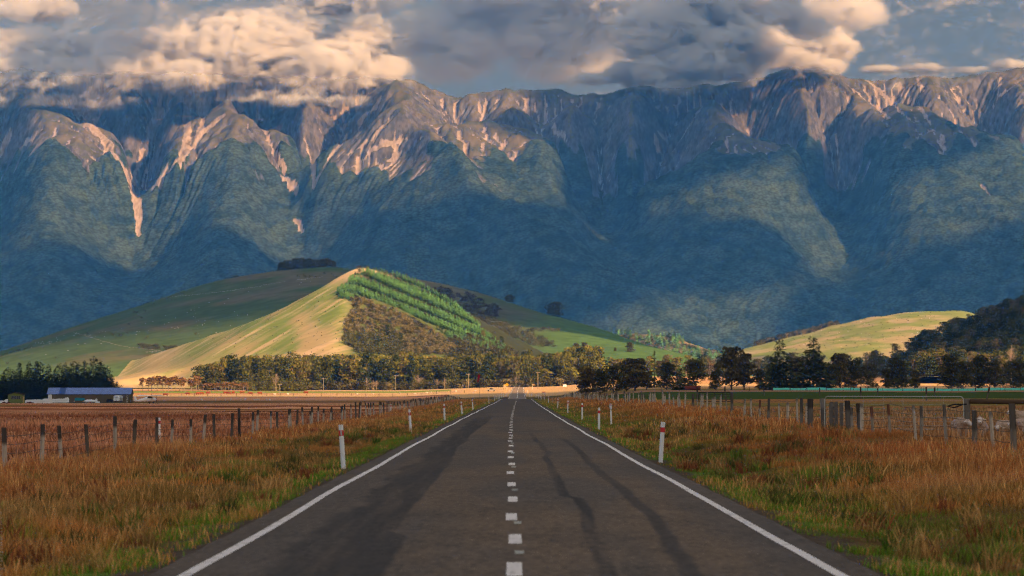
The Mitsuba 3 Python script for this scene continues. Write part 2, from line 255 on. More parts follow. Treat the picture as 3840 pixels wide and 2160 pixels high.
def P(u, v, d): return np.array([(u - CX) / F * d, d, CAM_H + (HY - v) / F * d])     # the same for the 3840 px picture
def at(u, d):      # the ground under column u of the picture, d metres away
    x = (u - CX) / F * d
    return np.array([x, d, float(gz(x, d))])
gxs = np.concatenate([-np.arange(20, 120, 3)[::-1], -np.arange(120, 800, 17)[::-1], []]); gxs = np.sort(np.concatenate([gxs, -gxs, np.arange(-19.5, 20, .5), np.arange(-7000, -799, 200), np.arange(800, 7001, 200)]))
gys = np.concatenate([np.arange(-3000, -60, 150), np.arange(-60, 30, 10), np.arange(30, 420, 1.6), np.arange(420, 1000, 7), np.arange(1000, 3200, 20), np.arange(3200, 9300, 100)])
GX, GY = np.meshgrid(gxs, gys)
smooth, mix, noise, fbm = mikit.smoothstep, mikit.mix, mikit.noise, mikit.fbm
def band(a, b, s, x): return smooth(a - s, a + s, x) * (1 - smooth(b - s, b + s, x))
def ground_tone(p, n, uv):
    x, y = p.x, p.y
    big, mid, fine = fbm(x * .05, y * .02, 1), fbm(x * .4, y * .15, 2), fbm(x * 6, y * 3, 3, 2)
    rows = fbm(x * .004 + 3, dr.log(dr.maximum(y, 20)) * 16 + x * .003, 5, 3)
    red, tan, olive, green = (.30, .105, .044), (.50, .25, .12), (.19, .145, .045), (.095, .160, .026)
    earth, thatch = (.115, .075, .032), (.26, .165, .07)
    verge = mix(mix(earth, (.085, .078, .026), smooth(.4, .62, big * .6 + mid * .4)), thatch, smooth(.50, .75, mid) * .8)
    verge = mix(verge, green, smooth(5.6, 4.2, dr.abs(x)) * smooth(.3, .6, mid))
    left = mix(mix(red, (.12, .045, .020), smooth(.50, .36, rows)), (.62, .31, .16), smooth(.50, .62, rows))
    left = mix(left, green, smooth(.6, .7, fbm(x * .006, y * .012, 7)) * band(500, 1500, 200, y) * .8)
    left = mix(left, (.15, .10, .04), band(1150, 1700, 80, y) * .6)
    right = mix(mix((.30, .15, .06), olive, smooth(.4, .6, rows)), green, smooth(.35, .5, rows) * band(215, 300, 25, y))
    right = mix(right, (.055, .085, .024), band(470, 1020, 30, y))
    right = mix(right, (.30, .17, .10), band(1020, 1180, 25, y))
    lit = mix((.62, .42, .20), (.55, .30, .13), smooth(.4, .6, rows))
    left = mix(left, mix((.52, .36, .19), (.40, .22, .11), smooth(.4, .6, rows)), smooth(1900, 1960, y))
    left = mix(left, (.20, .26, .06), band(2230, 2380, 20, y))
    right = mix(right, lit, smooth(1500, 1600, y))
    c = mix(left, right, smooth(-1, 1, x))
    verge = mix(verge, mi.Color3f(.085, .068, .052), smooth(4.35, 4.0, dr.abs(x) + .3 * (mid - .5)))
    verge = mix(verge, (.58, .38, .18), smooth(1540, 1640, y))  # far verge painted in the sunlit straw tone past the shade edge
    w = 14 + dr.maximum(y - 400, 0) * .012
    c = mix(verge, c, smooth(w - 1.2, w + 1.2, dr.abs(x)))
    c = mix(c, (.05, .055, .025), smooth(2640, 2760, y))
    return c * (.6 + .8 * fine)
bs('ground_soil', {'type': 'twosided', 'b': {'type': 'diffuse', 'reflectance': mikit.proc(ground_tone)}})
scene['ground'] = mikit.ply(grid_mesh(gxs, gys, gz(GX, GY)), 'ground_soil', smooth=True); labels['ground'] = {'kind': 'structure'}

rys = np.concatenate([np.arange(-60, 30, 5), np.arange(30, 420, 1.0), np.arange(420, 1000, 4), np.arange(1000, 2560, 10)])
def strip(ys, x0, x1, dz, cols=2, bump=True):
    t = np.linspace(0, 1, cols)
    Yr = np.repeat(ys[:, None], cols, 1); Xr = road_x(ys)[:, None] + (np.asarray(x0) * np.ones_like(ys))[:, None] * (1 - t) + (np.asarray(x1) * np.ones_like(ys))[:, None] * t
    Zr = z_centre(Yr) + dz + .012 * np.sin(Yr * .11) + .05 * (1 - (np.clip(abs(Xr - road_x(Yr)), 0, 3.6) / 3.6) ** 2) * 1
    i = np.arange(len(ys) * cols).reshape(len(ys), cols)
    return np.stack([Xr, Yr, Zr], -1).reshape(-1, 3), np.stack([i[:-1, :-1], i[:-1, 1:], i[1:, 1:], i[1:, :-1]], -1).reshape(-1, 4)
def poly(x, pts):
    r = mi.Float(pts[0][1])
    for (a, b), (c, d) in zip(pts[:-1], pts[1:]): r = dr.select(x > a, b + (d - b) * dr.clip((x - a) / (c - a), 0, 1), r)
    return r
SEAL = [(30, -1.2), (46.5, -1.28), (48.3, -1.56), (49, -1.46), (54, -1.53), (62, -1.49), (77, -1.49), (96, -1.53), (114, -1.69), (124, -1.72), (134, -1.56), (152, -1.72), (182, -1.54), (212, -1.44), (241, -1.34), (330, -1.4)]
CRACK = [(38, .93), (46, .97), (52, 1.04), (56, 1.09), (62, 1.11), (63.5, .90), (72, .89), (84, .90), (96, .91), (102, .90), (108, 1.06), (111, 1.07), (115, .97), (129, .97), (134, .85), (180, .8)]
LINE2 = [(38, 1.75), (54, 2.0), (85, 1.92), (103, 1.97), (119, 2.02), (134, 1.95), (160, 1.7)]
def asphalt(p, n, uv):
    x, y = p.x, p.y
    chip, blot = .5 * noise(x * 34, y * 7) + .5 * noise(x * 15 + 3, y * 2.2), fbm(x * 1.3, y * .5, 4, 4)
    worn = fbm(x * 5, y * .12, 8, 3)
    c = mix((.084, .062, .041), (.060, .050, .041), smooth(.35, .65, fbm(x * .8, y * .06, 1)))
    c = mix(c, (.052, .045, .040), smooth(2.3, 2.9, dr.abs(x)) * .7)
    wob = (fbm(x * 2, y * .3, 9) - .5) * .16
    xb = poly(y, SEAL) + wob * .5
    dark = smooth(xb + .05, xb - .05, x) * smooth(-2.62, -2.3, x + wob * 3.5) * smooth(330, 200, y)
    dark = dr.maximum(dark * .9, smooth(.13, .05, dr.abs(x - poly(y, CRACK) - wob * .4)) * .95 * smooth(180, 130, y) * (.6 + .6 * worn))
    dark = dr.maximum(dark, smooth(.15, .06, dr.abs(x - poly(y, LINE2) - wob * .6)) * .75 * smooth(170, 120, y))
    c = mix(c, (.016, .015, .015), dark * dr.clip(.35 + 1.1 * worn + .5 * (blot - .5), 0, 1))
    c = mix(c, (.030, .028, .026), smooth(150, 420, y) * .5)
    c = c * mi.Color3f(.97, .89, .77) * (.2 + 1.0 * chip + .55 * blot) * (1 + .9 * smooth(.86, .95, noise(x * 21 + 7, y * 11)))
    return mix(c, c * 5.0, smooth(1250, 1420, y) * .6)  # same asphalt painted brighter along the far sunlit stretch
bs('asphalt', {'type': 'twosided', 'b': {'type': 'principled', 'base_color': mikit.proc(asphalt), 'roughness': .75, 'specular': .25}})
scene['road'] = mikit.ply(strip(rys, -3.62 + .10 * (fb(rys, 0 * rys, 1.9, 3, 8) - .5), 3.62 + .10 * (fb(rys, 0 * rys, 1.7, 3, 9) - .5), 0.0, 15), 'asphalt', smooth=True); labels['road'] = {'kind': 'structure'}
bs('line_paint', {'type': 'twosided', 'b': {'type': 'diffuse', 'reflectance': mikit.proc(lambda p, n, uv: mi.Color3f(.84, .80, .75) * (.72 + .28 * fbm(p.x * 40, p.y * 12, 3)) * (1 - .35 * smooth(.63, .75, fbm(p.x * 9 + 5, p.y * 3, 6))))}})
def wob(ys, seed): return .05 * (fb(ys, 0 * ys + seed, 13, 3, seed) - .5) * 2 * (1 + sstep(150, 500, ys) * 1.2)
for i, sx in enumerate((-1, 1)):
    o = sx * 3.2 + wob(rys, 5 + i)
    scene['road__edge_line' + ('_001' if i else '')] = mikit.ply(strip(rys, o - .065, o + .065, .006), 'line_paint', smooth=True)
dashes = [37.6, 45.3, 53.1, 61.4, 71, 81.5, 91.8, 101.5, 110.8, 121.6, 132.9, 142.1, 152.6]
while dashes[-1] < 830: dashes.append(dashes[-1] + 10)
for i, y in enumerate(dashes):
    L = 2.9; j = .02 * math.sin(i * 2.3)
    scene['road__centre_dash' + (f'_{i:03d}' if i else '')] = mikit.ply(strip(np.linspace(y - L / 2, y + L / 2, 5), j - .075, j + .08, .006), 'line_paint')
scene['road__centre_line'] = mikit.ply(strip(np.arange(1500, 2450, 20.0), -.12, .12, .006), 'line_paint')
bs('stud_white', diff((.55, .56, .52)))
stud = trimesh.creation.box([.10, .09, .03])
for i, y in enumerate([40.9, 50.1, 66.8, 87.2, 107, 127, 147, 167, 187]):
    scene['road__road_stud' + (f'_{i:03d}' if i else '')] = mikit.ply(stud, 'stud_white', to_world=T().translate([.06 + float(road_x(y)), y, float(z_centre(y)) + .07]))

# ------------------------------------------------------------------ hills in front of the range
def hill(name, lines, box, step, tone, smooth_px=2.0, rough=(0, 20), extra=None):
    p = np.concatenate([np.array(l, float) for l in lines])
    hx, hy = np.arange(box[0], box[1] + step, step), np.arange(box[2], box[3] + step, step)
    HX, HYY = np.meshgrid(hx, hy)
    z = LinearNDInterpolator(p[:, :2], p[:, 2])(HX, HYY); base = gz(HX, HYY) - 3
    z = np.where(np.isnan(z), base - 6, z); z = np.maximum(gaussian_filter(z, smooth_px), base - 3)
    if extra is not None: z = z + extra(HX, HYY, z)
    z = z + rough[0] * (ridged(HX, HYY, rough[1], rough[1] * 2, 4, 7) - .6) * sstep(0, 12, z - base)
    c = tone(HX, HYY, z)
    scene[name] = mikit.ply(grid_mesh(hx, hy, z), 'terrain_paint', smooth=True, color=np.clip(c, 0, 1).reshape(-1, 3)); labels[name] = {'kind': 'structure'}
    return lambda x, y: float(map_coordinates(z, [[(y - hy[0]) / step], [(x - hx[0]) / step]], order=1, mode='nearest')[0])
def line(pts, k=8):
    out = []
    for a, b in zip(pts[:-1], pts[1:]): out += [D(*[a[i] + (b[i] - a[i]) * t / k for i in range(3)]) for t in range(k)]
    return out + [D(*pts[-1])]
def ramp(*cs): return [np.array(c, float) for c in cs]
def blend(a, b, t): return a + (b - a) * np.asarray(t)[..., None]
GR, DRY, PALE = ramp((.16, .215, .055), (.46, .355, .175), (.60, .44, .26))
def pyramid_tone(x, y, z):
    a = x * .908 - y * .42          # furrows run down the slope, parallel to its left edge
    st = meshkit.fbm(np.stack([a / 7, (x * .42 + y * .908) / 130, 0 * x], -1), 4, 3)
    c = blend(DRY, GR * 1.25, sstep(.42, .6, fb(x, z, 38, 3, 3) * .6 + st * .4))
    c = blend(c, PALE, np.maximum(sstep(.55, .72, st) * .8, sstep(88, 104, z) * .8))
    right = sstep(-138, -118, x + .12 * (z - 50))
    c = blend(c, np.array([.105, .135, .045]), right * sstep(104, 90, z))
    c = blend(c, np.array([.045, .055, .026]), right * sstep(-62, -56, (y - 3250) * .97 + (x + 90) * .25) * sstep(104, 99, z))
    return c * (.75 + .5 * fb(x, y, 7, 3, 9))[..., None]
L1 = line([(390, 972, 2990), (500, 908, 3060), (600, 849, 3120), (700, 790, 3180), (780, 744, 3230), (850, 697, 3275), (905, 668, 3310)])
L2 = line([(905, 668, 3310), (940, 676, 3310), (1000, 697, 3300), (1050, 720, 3290), (1100, 748, 3270), (1160, 793, 3240), (1210, 838, 3200), (1260, 880, 3150), (1300, 900, 3120)])
L3 = line([(905, 668, 3310), (880, 725, 3200), (868, 775, 3110), (850, 840, 2990), (830, 895, 2890), (820, 940, 2800)])
foot = [(x, 2780 + abs(x + 110) * .7 - 40 * math.exp(-((x + 150) / 60) ** 2), 6) for x in range(-330, 60, 15)]
backf = [(x, 3520, 8) for x in range(-420, 120, 30)]
def row_phase(x, y, z): return ((y - 3250) * .94 + (x + 90) * .35 + 16 * (fb(x, y, 45, 3, 71) - .5)) / 38.0 * 2 * math.pi      # planting terraces, also the bands of trees darkened as row shade
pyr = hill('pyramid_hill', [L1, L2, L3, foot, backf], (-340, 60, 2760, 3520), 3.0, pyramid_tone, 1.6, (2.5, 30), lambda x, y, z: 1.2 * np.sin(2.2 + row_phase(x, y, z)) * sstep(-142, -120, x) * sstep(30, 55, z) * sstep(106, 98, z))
def hit_hill(f, u, v, y0, y1, st=4):     # where a sight line meets a hill
    for y in range(y0, y1, st):
        p = D(u, v, y)
        if f(p[0], p[1]) > p[2]: return p
    return D(u, v, y1)
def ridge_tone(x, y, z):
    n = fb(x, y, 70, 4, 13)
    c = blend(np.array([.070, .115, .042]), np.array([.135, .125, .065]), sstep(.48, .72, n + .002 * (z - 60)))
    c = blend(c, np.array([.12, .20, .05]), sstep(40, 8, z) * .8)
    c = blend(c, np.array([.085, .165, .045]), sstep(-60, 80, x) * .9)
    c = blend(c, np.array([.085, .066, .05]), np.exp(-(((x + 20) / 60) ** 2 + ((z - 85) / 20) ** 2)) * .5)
    for tr in RT: c = blend(c, PALE * .9, tr(x, y, z))
    return c * (.7 + .6 * fb(x, y, 9, 3, 19))[..., None]
def track(pts):
    u, zz = np.array([p[0] for p in pts]), np.array([p[1] for p in pts])
    return lambda x, y, z: sstep(1.7, .9, abs((HY * .670833 - (z - CAM_H) * 9539.3 / y) - np.interp(x / y * 9539.3 + 1288, u, zz))) * ((x / y * 9539.3 + 1288 > u[0]) & (x / y * 9539.3 + 1288 < u[-1]))
RT = []
CR = [(-200, 950, 4100), (-100, 915, 4150), (0, 885, 4200), (100, 851, 4250), (200, 820, 4300), (300, 786, 4300), (400, 751, 4300), (500, 716, 4300), (600, 695, 4300), (700, 679, 4300), (800, 672, 4300), (880, 672, 4300), (960, 688, 4300), (1060, 704, 4280), (1150, 722, 4260), (1250, 748, 4240),
      (1350, 781, 4200), (1450, 808, 4150), (1550, 842, 4100), (1650, 876, 4000), (1720, 893, 3950), (1780, 905, 3900)]
c1 = np.array(line(CR))
mid = [(p[0] * .93, p[1] - 330, p[2] * .62 + 6 + 5 * math.sin(p[0] / 45)) for p in c1]; low = [(p[0] * .88, p[1] - 640, p[2] * .22 + 9 + 4 * math.sin(p[0] / 70 + 1)) for p in c1]
ft = [(x, 3400 if x > -250 else 3300, 9) for x in range(-640, 260, 20)]
bk = [(p[0], p[1] + 300, p[2] * .75) for p in c1] + [(x, 5000, 20) for x in range(-700, 300, 30)]
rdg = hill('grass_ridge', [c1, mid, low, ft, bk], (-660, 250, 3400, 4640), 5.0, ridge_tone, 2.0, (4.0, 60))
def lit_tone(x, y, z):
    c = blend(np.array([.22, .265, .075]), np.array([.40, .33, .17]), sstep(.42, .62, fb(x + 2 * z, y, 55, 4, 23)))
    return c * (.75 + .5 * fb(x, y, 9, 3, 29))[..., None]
c2 = np.array(line([(1780, 910, 4400), (1870, 880, 4500), (1920, 868, 4550), (2000, 850, 4600), (2080, 825, 4600), (2200, 797, 4600), (2300, 786, 4600), (2400, 781, 4600), (2440, 784, 4600), (2470, 797, 4600), (2530, 832, 4600), (2600, 872, 4600), (2700, 910, 4600)]))
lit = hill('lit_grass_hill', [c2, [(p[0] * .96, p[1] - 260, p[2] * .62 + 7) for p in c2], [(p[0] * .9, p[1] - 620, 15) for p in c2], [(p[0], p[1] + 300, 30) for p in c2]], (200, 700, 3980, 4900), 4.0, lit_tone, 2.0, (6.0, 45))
c3 = np.array(line([(1480, 870, 5600), (1540, 850, 5600), (1600, 841, 5600), (1640, 840, 5600), (1700, 852, 5600), (1760, 870, 5600), (1810, 889, 5600), (1850, 905, 5600)]))
low_tone = lambda x, y, z: blend(np.array([.28, .21, .12]), np.array([.10, .10, .045]), sstep(.4, .6, fb(x, y, 30, 3, 33)))
low_r = hill('low_bush_ridge', [c3, [(p[0], p[1] - 350, 24) for p in c3], [(p[0], p[1] + 300, 25) for p in c3]], (100, 340, 5240, 5900), 5.0, low_tone, 1.5, (4, 40))
c4 = np.array(line([(2230, 960, 2500), (2290, 935, 2600), (2320, 922, 2650), (2360, 888, 2700), (2400, 868, 2700), (2450, 842, 2700), (2500, 815, 2700), (2576, 785, 2700), (2700, 745, 2700), (2800, 740, 2700)]))
bush_tone = lambda x, y, z: blend(np.array([.035, .042, .02]), np.array([.09, .07, .035]), sstep(.45, .65, fb(x, y, 20, 3, 43)))
bsh = hill('bush_hill', [c4, [(p[0] * .97, p[1] - 160, p[2] * .5 + 6) for p in c4], [(p[0] * .94, p[1] - 330, 11.5) for p in c4], [(p[0], p[1] + 350, 14) for p in c4]], (230, 480, 2260, 3040), 4.0, bush_tone, 1.5, (3, 30))

track_soil = bs('track_soil', {'type': 'twosided', 'b': {'type': 'diffuse', 'reflectance': mikit.proc(lambda p, n, uv: mi.Color3f(.34, .28, .20) * (.5 + fbm(p.x * .08, p.y * .05, p.z * .1, 3)))}})
for i, ln in enumerate([[(408, 752), (450, 746), (500, 741), (560, 735), (620, 727), (680, 716), (720, 709)], [(745, 706), (800, 699), (815, 697)], [(185, 838), (215, 846), (260, 860), (310, 873), (370, 880), (420, 887), (480, 893), (515, 896)], [(488, 773), (492, 800), (500, 840), (508, 880)], [(425, 918), (465, 922)], [(365, 887), (396, 886)]]):
    Pp = np.array([hit_hill(rdg, u, v, 3420, 4330, 6) for u, v in dense(ln, 6)]); w = (.9, .8, .8, .3, 1.0, 1.2)[i]
    up = np.stack([Pp[:, 0], Pp[:, 1] - w * 1.4, [rdg(x, y - w * 1.4) + .35 for x, y in Pp[:, :2]]], -1); dn = np.stack([Pp[:, 0], Pp[:, 1] + w * 1.4, [rdg(x, y + w * 1.4) + .35 for x, y in Pp[:, :2]]], -1); n_ = len(Pp)
    j = np.arange(n_ - 1); k = 'farm_track' + (f'_{i:03d}' if i else '')
    scene[k] = mikit.ply((np.concatenate([up, dn]), np.stack([j, j + 1, j + 1 + n_, j + n_], -1)), 'track_soil'); labels[k] = {'kind': 'structure'}
# ------------------------------------------------------------------ helpers for things
used = {}
def key_for(name):
    n = used.get(name, 0); used[name] = n + 1
    return name if n == 0 else f'{name}_{n:03d}'
def thing(name, label, cat, group=None):
    k = key_for(name); labels[k] = {'label': label, 'category': cat}
    if group: labels[k]['group'] = group
    return k
def part(parent, name, mesh, m, smooth=False, to=None, **kw):
    k = key_for(parent + '__' + name)
    d = mesh if isinstance(mesh, dict) else mikit.ply(mesh, m, smooth=smooth, **kw)
    scene[k] = {**d, 'to_world': to} if to is not None else d
    return k
def box(sx, sy, sz, c=(0, 0, 0)): m = trimesh.creation.box([sx, sy, sz]); m.apply_translation(c); return m
def cyl(r, h, c=(0, 0, 0), n=8, axis=None, r2=None):
    m = trimesh.creation.cylinder(r, h, sections=n)
    if r2 is not None: v = m.vertices.copy(); k = v[:, 2] > 0; v[k, :2] *= r2 / r; m = trimesh.Trimesh(v, m.faces, process=False)
    if axis == 'x': m.apply_transform(trimesh.transformations.rotation_matrix(math.pi / 2, [0, 1, 0]))
    if axis == 'y': m.apply_transform(trimesh.transformations.rotation_matrix(math.pi / 2, [1, 0, 0]))
    m.apply_translation(c); return m
def tube(pts, r, n=5, r1=None):
    p = np.asarray(pts, float); t = np.gradient(p, axis=0); t /= np.linalg.norm(t, axis=1, keepdims=True) + 1e-12
    a = np.cross(t, np.where(abs(t[:, 2:]) < .9, [0, 0, 1.0], [1.0, 0, 0])); a /= np.linalg.norm(a, axis=1, keepdims=True) + 1e-12
    b, ang = np.cross(t, a), np.arange(n) * 2 * np.pi / n
    rr = np.linspace(r, r if r1 is None else r1, len(p))
    v = p[:, None] + rr[:, None, None] * (np.cos(ang)[None, :, None] * a[:, None] + np.sin(ang)[None, :, None] * b[:, None])
    i, j = np.meshgrid(np.arange(len(p) - 1), np.arange(n), indexing='ij')
    q = np.stack([i * n + j, i * n + (j + 1) % n, (i + 1) * n + (j + 1) % n, (i + 1) * n + j], -1).reshape(-1, 4)
    f = np.vstack([q[:, [0, 1, 2]], q[:, [0, 2, 3]]])
    caps = [[0, k + 1, k] for k in range(1, n - 1)] + [[len(v.reshape(-1, 3)) - n, len(v.reshape(-1, 3)) - n + k, len(v.reshape(-1, 3)) - n + k + 1] for k in range(1, n - 1)]
    return trimesh.Trimesh(v.reshape(-1, 3), np.vstack([f, caps]), process=False)
cat = trimesh.util.concatenate
def prism(poly, y0, y1):      # an x-z outline run along y
    from shapely.geometry import Polygon
    m = trimesh.creation.extrude_polygon(Polygon(poly), y1 - y0, engine='earcut')
    v = m.vertices; return trimesh.Trimesh(np.stack([v[:, 0], y0 + v[:, 2], v[:, 1]], -1), m.faces[:, ::-1], process=False)
def flesh(bones, fine, rounds=12):
    from manifold3d import Manifold
    ball = lambda p, r: Manifold.sphere(r, 14).translate(list(p))
    m = None
    for (p, r), (q, s) in bones:
        h = Manifold.batch_hull([ball(p, r), ball(q, s)]); m = h if m is None else m + h
    m = m.refine_to_length(fine).to_mesh()
    t = trimesh.Trimesh(m.vert_properties[:, :3], m.tri_verts, process=True)
    trimesh.smoothing.filter_taubin(t, iterations=rounds); return t
def xf(p, rz=0, s=1.0, tilt=(0, 0)): return T().translate([float(a) for a in p]).rotate([0, 0, 1], rz).rotate([0, 1, 0], tilt[0]).rotate([1, 0, 0], tilt[1]).scale(s)
rng = np.random.default_rng(7)
ORD = 'nearest second third fourth fifth sixth seventh eighth ninth tenth eleventh twelfth thirteenth fourteenth fifteenth sixteenth seventeenth eighteenth'.split()
white = bs('white_plastic', {'type': 'twosided', 'b': {'type': 'roughplastic', 'diffuse_reflectance': {'type': 'rgb', 'value': [.90, .87, .83]}, 'alpha': .3}})
red = bs('red_band', {'type': 'twosided', 'b': {'type': 'roughplastic', 'diffuse_reflectance': {'type': 'rgb', 'value': [.70, .02, .022]}, 'alpha': .3}})
grey = bs('reflector_grey', diff((.48, .46, .46)))
black = bs('black_rubber', diff((.02, .02, .02)))
# ------------------------------------------------------------------ edge marker posts
def half_round(w, z0, z1, d=.05, n=7):
    a = np.linspace(0, math.pi, n); pl = [(w / 2 * math.cos(t), -d * math.sin(t)) for t in a]
    from shapely.geometry import Polygon
    m = trimesh.creation.extrude_polygon(Polygon(pl), z1 - z0, engine='earcut'); m.apply_translation([0, 0, z0]); return m
PW = .115
PLY = {'post_low': mikit.ply(half_round(PW, -.25, .73), white), 'band': mikit.ply(half_round(PW * 1.04, .73, .86, .053), red), 'cap': mikit.ply(half_round(PW, .86, 1.0), white), 'reflector': mikit.ply(box(.035, .01, .11, (0, -.056, .795)), grey)}
def marker(u, v, d, lean, label, group=None, left=False):
    p = P(u, v, d); k = thing('marker_post', label, 'marker post', group); to = xf(p, 0, 1, (lean, 0))
    part(k, 'shaft', PLY['post_low'], None, to=to); part(k, 'red_band', PLY['band'], None, to=to); part(k, 'cap', PLY['cap'], None, to=to)
    if left: part(k, 'reflector', PLY['reflector'], None, to=to)
LEFT = [(1288, 1747, 91.8, -3.6), (1540.5, 1618.8, 169.8, -3.8), (1667.5, 1572, 246, -2.2), (1732.7, 1552.8, 302, -4), (1773.5, 1533.4, 391, -4), (1833.5, 1512, 582, -2.5), (1854, 1504.6, 700, -3), (1860.4, 1498.4, 800, -2.5), (1868, 1495.2, 860, -3), (1874.2, 1491.5, 930, -2), (1882, 1489, 990, -2), (1887, 1486.5, 1050, 0)]
for i, (u, v, d, l) in enumerate(LEFT): marker(u, v, d, l, f'{ORD[i]} white marker post with red band and grey reflector along the left road edge', left=True)
RIGHT = [(2477.5, 1724.7, 99.7, 3.4), (2246, 1605, 186.8, .3), (2183, 1566, 261, .4), (2128.4, 1545, 332, 1.5), (2091, 1527.6, 429.6, 2.3), (2056, 1508, 640, 2), (2040.7, 1501.6, 762, 0), (2029, 1495, 840, 1), (2019, 1491.5, 900, 0), (2010, 1488.5, 960, 0), (1994, 1486, 1040, 0), (1985, 1484, 1100, 0)]
for i, (u, v, d, l) in enumerate(RIGHT): marker(u, v, d, l, f'{ORD[i]} white marker post with full red band along the right road edge')
for i, (u, d, h) in enumerate([(598, 172, .7), (1465.6, 420, 1), (1637.6, 700, 1), (1719, 900, 1)]):
    p = at(u, d); p[2] += .1; k = thing('marker_post', f'white marker post standing by the left field fence, {["nearest", "second nearest", "third nearest", "farthest"][i]} of the four there', 'marker post')
    part(k, 'shaft', PLY['post_low'], None, to=xf(p, 0, 1)); part(k, 'cap', PLY['cap'], None, to=xf(p, 0, 1)); part(k, 'red_band', PLY['band'], None, to=xf(p, 0, 1))
for i, (u, d) in enumerate([(1899, 1640), (1903, 1760), (1908, 1880), (1912, 2010), (1918, 2180), (1928, 2330), (1972, 1640), (1974, 1760), (1976, 1880), (1979, 2010), (1962, 2200), (1948, 2380)]):
    p = at(u, d); p[2] += .05
    k = thing('marker_post', 'tiny white marker post beside the far sunlit stretch of road', 'marker post', 'marker posts on the far sunlit road')
    part(k, 'shaft', PLY['post_low'], None, to=xf(p, 0, 1.25)); part(k, 'red_band', PLY['band'], None, to=xf(p, 0, 1.25)); part(k, 'cap', PLY['cap'], None, to=xf(p, 0, 1.25))
p = P(2292, 1580.7, 227); k = thing('distance_marker_post', 'slim white distance marker post with red emblem and grey digits on the right verge', 'marker post'); to = xf(p, 0, 1, (-2.2, 0))
part(k, 'shaft', box(.105, .03, 1.0, (0, 0, .18)), white, to=to); part(k, 'number_plate', box(.115, .034, .345, (0, 0, .895)), white, to=to); part(k, 'black_strip', box(.116, .038, .018, (0, 0, .712)), black, to=to)
from shapely.geometry import Polygon
shield = trimesh.creation.extrude_polygon(Polygon([(-.032, .045), (.032, .045), (.030, 0), (.018, -.03), (0, -.045), (-.018, -.03), (-.030, 0)]), .004, engine='earcut')
upright = trimesh.transformations.rotation_matrix(math.pi / 2, [1, 0, 0])
def facing(m, c): m = m.copy(); m.apply_transform(upright); m.apply_translation(c); return m
part(k, 'red_shield', facing(shield, (0, -.019, .99)), red, to=to)
ink = bs('sign_ink', diff((.20, .20, .21)))
for i, (tx, z) in enumerate((('7', .86), ('2', .755))):
    g = meshkit.text_mesh(tx, .075, .003); g.apply_translation(-g.bounds.mean(0)); part(k, 'digit', facing(g, (0, -.019, z + .035)), ink, to=to)
part(k, 'small_plate', box(.05, .004, .06, (.01, -.017, .63)), grey, to=to)

# ------------------------------------------------------------------ fences
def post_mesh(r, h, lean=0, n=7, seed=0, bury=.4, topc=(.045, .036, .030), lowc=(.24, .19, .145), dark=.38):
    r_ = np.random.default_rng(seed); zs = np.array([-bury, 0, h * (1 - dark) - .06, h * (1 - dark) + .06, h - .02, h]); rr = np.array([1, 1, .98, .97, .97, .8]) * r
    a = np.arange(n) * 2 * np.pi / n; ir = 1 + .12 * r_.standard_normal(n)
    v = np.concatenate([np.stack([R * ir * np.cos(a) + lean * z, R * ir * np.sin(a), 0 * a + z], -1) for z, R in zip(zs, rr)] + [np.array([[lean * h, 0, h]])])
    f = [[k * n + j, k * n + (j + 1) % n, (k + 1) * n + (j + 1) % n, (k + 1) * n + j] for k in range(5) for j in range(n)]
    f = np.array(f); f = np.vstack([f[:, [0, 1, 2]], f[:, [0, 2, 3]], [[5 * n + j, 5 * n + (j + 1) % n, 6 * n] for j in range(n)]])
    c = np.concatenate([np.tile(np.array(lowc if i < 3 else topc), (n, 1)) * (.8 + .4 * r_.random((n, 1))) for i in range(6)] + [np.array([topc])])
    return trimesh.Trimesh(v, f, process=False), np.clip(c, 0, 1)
PALEW, DARKW, GREYW, RUST = (.50, .41, .31), (.055, .046, .040), (.20, .17, .14), (.17, .075, .05)
def fence(key, posts, wires, wire_r=.006):
    """posts: (x, y, z, radius, height, lean, top colour, lower colour)"""
    tops = []
    for i, (x, y, z, r, h, l, tc, lc, dk) in enumerate(posts):
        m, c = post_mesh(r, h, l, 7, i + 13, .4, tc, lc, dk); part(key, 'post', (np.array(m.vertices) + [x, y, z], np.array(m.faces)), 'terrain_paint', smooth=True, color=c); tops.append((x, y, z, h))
    for w in wires:
        pts = []
        for a, b in zip(tops[:-1], tops[1:]):
            for t in (0, .5): pts.append([a[0] + (b[0] - a[0]) * t, a[1] + (b[1] - a[1]) * t, a[2] + (b[2] - a[2]) * t + w - (.03 if t else 0)])
        pts.append([b[0], b[1], b[2] + w]); part(key, 'wire', tube(pts, wire_r, 4), 'wire_steel')
bs('wire_steel', {'type': 'twosided', 'b': {'type': 'diffuse', 'reflectance': {'type': 'rgb', 'value': [.12, .10, .09]}}})
k = thing('post_and_wire_fence', 'long wire fence with weathered round posts running along the left field', 'fence')
posts = []
UL = [17, 136, 246.5, 351, 433, 507, 578, 642, 695, 757, 809, 858, 899, 935.6, 972, 1011, 1038, 1067, 1094, 1120, 1141, 1161, 1181, 1200, 1219, 1240, 1254, 1274, 1284, 1300, 1319, 1329]
YL = [103, 110, 117.3, 125, 132, 139, 146.3, 153.6, 160.2, 168.7, 176.6, 184.8, 192.2, 199.4, 207, 215.9, 222.5, 230, 237.6, 245.3, 251.9, 258.5, 265.5, 272.6, 280, 288.6, 294.7, 303.8, 308.5, 316.5, 326.5, 332]
while YL[-1] < 1040: YL.append(YL[-1] + 7.2)
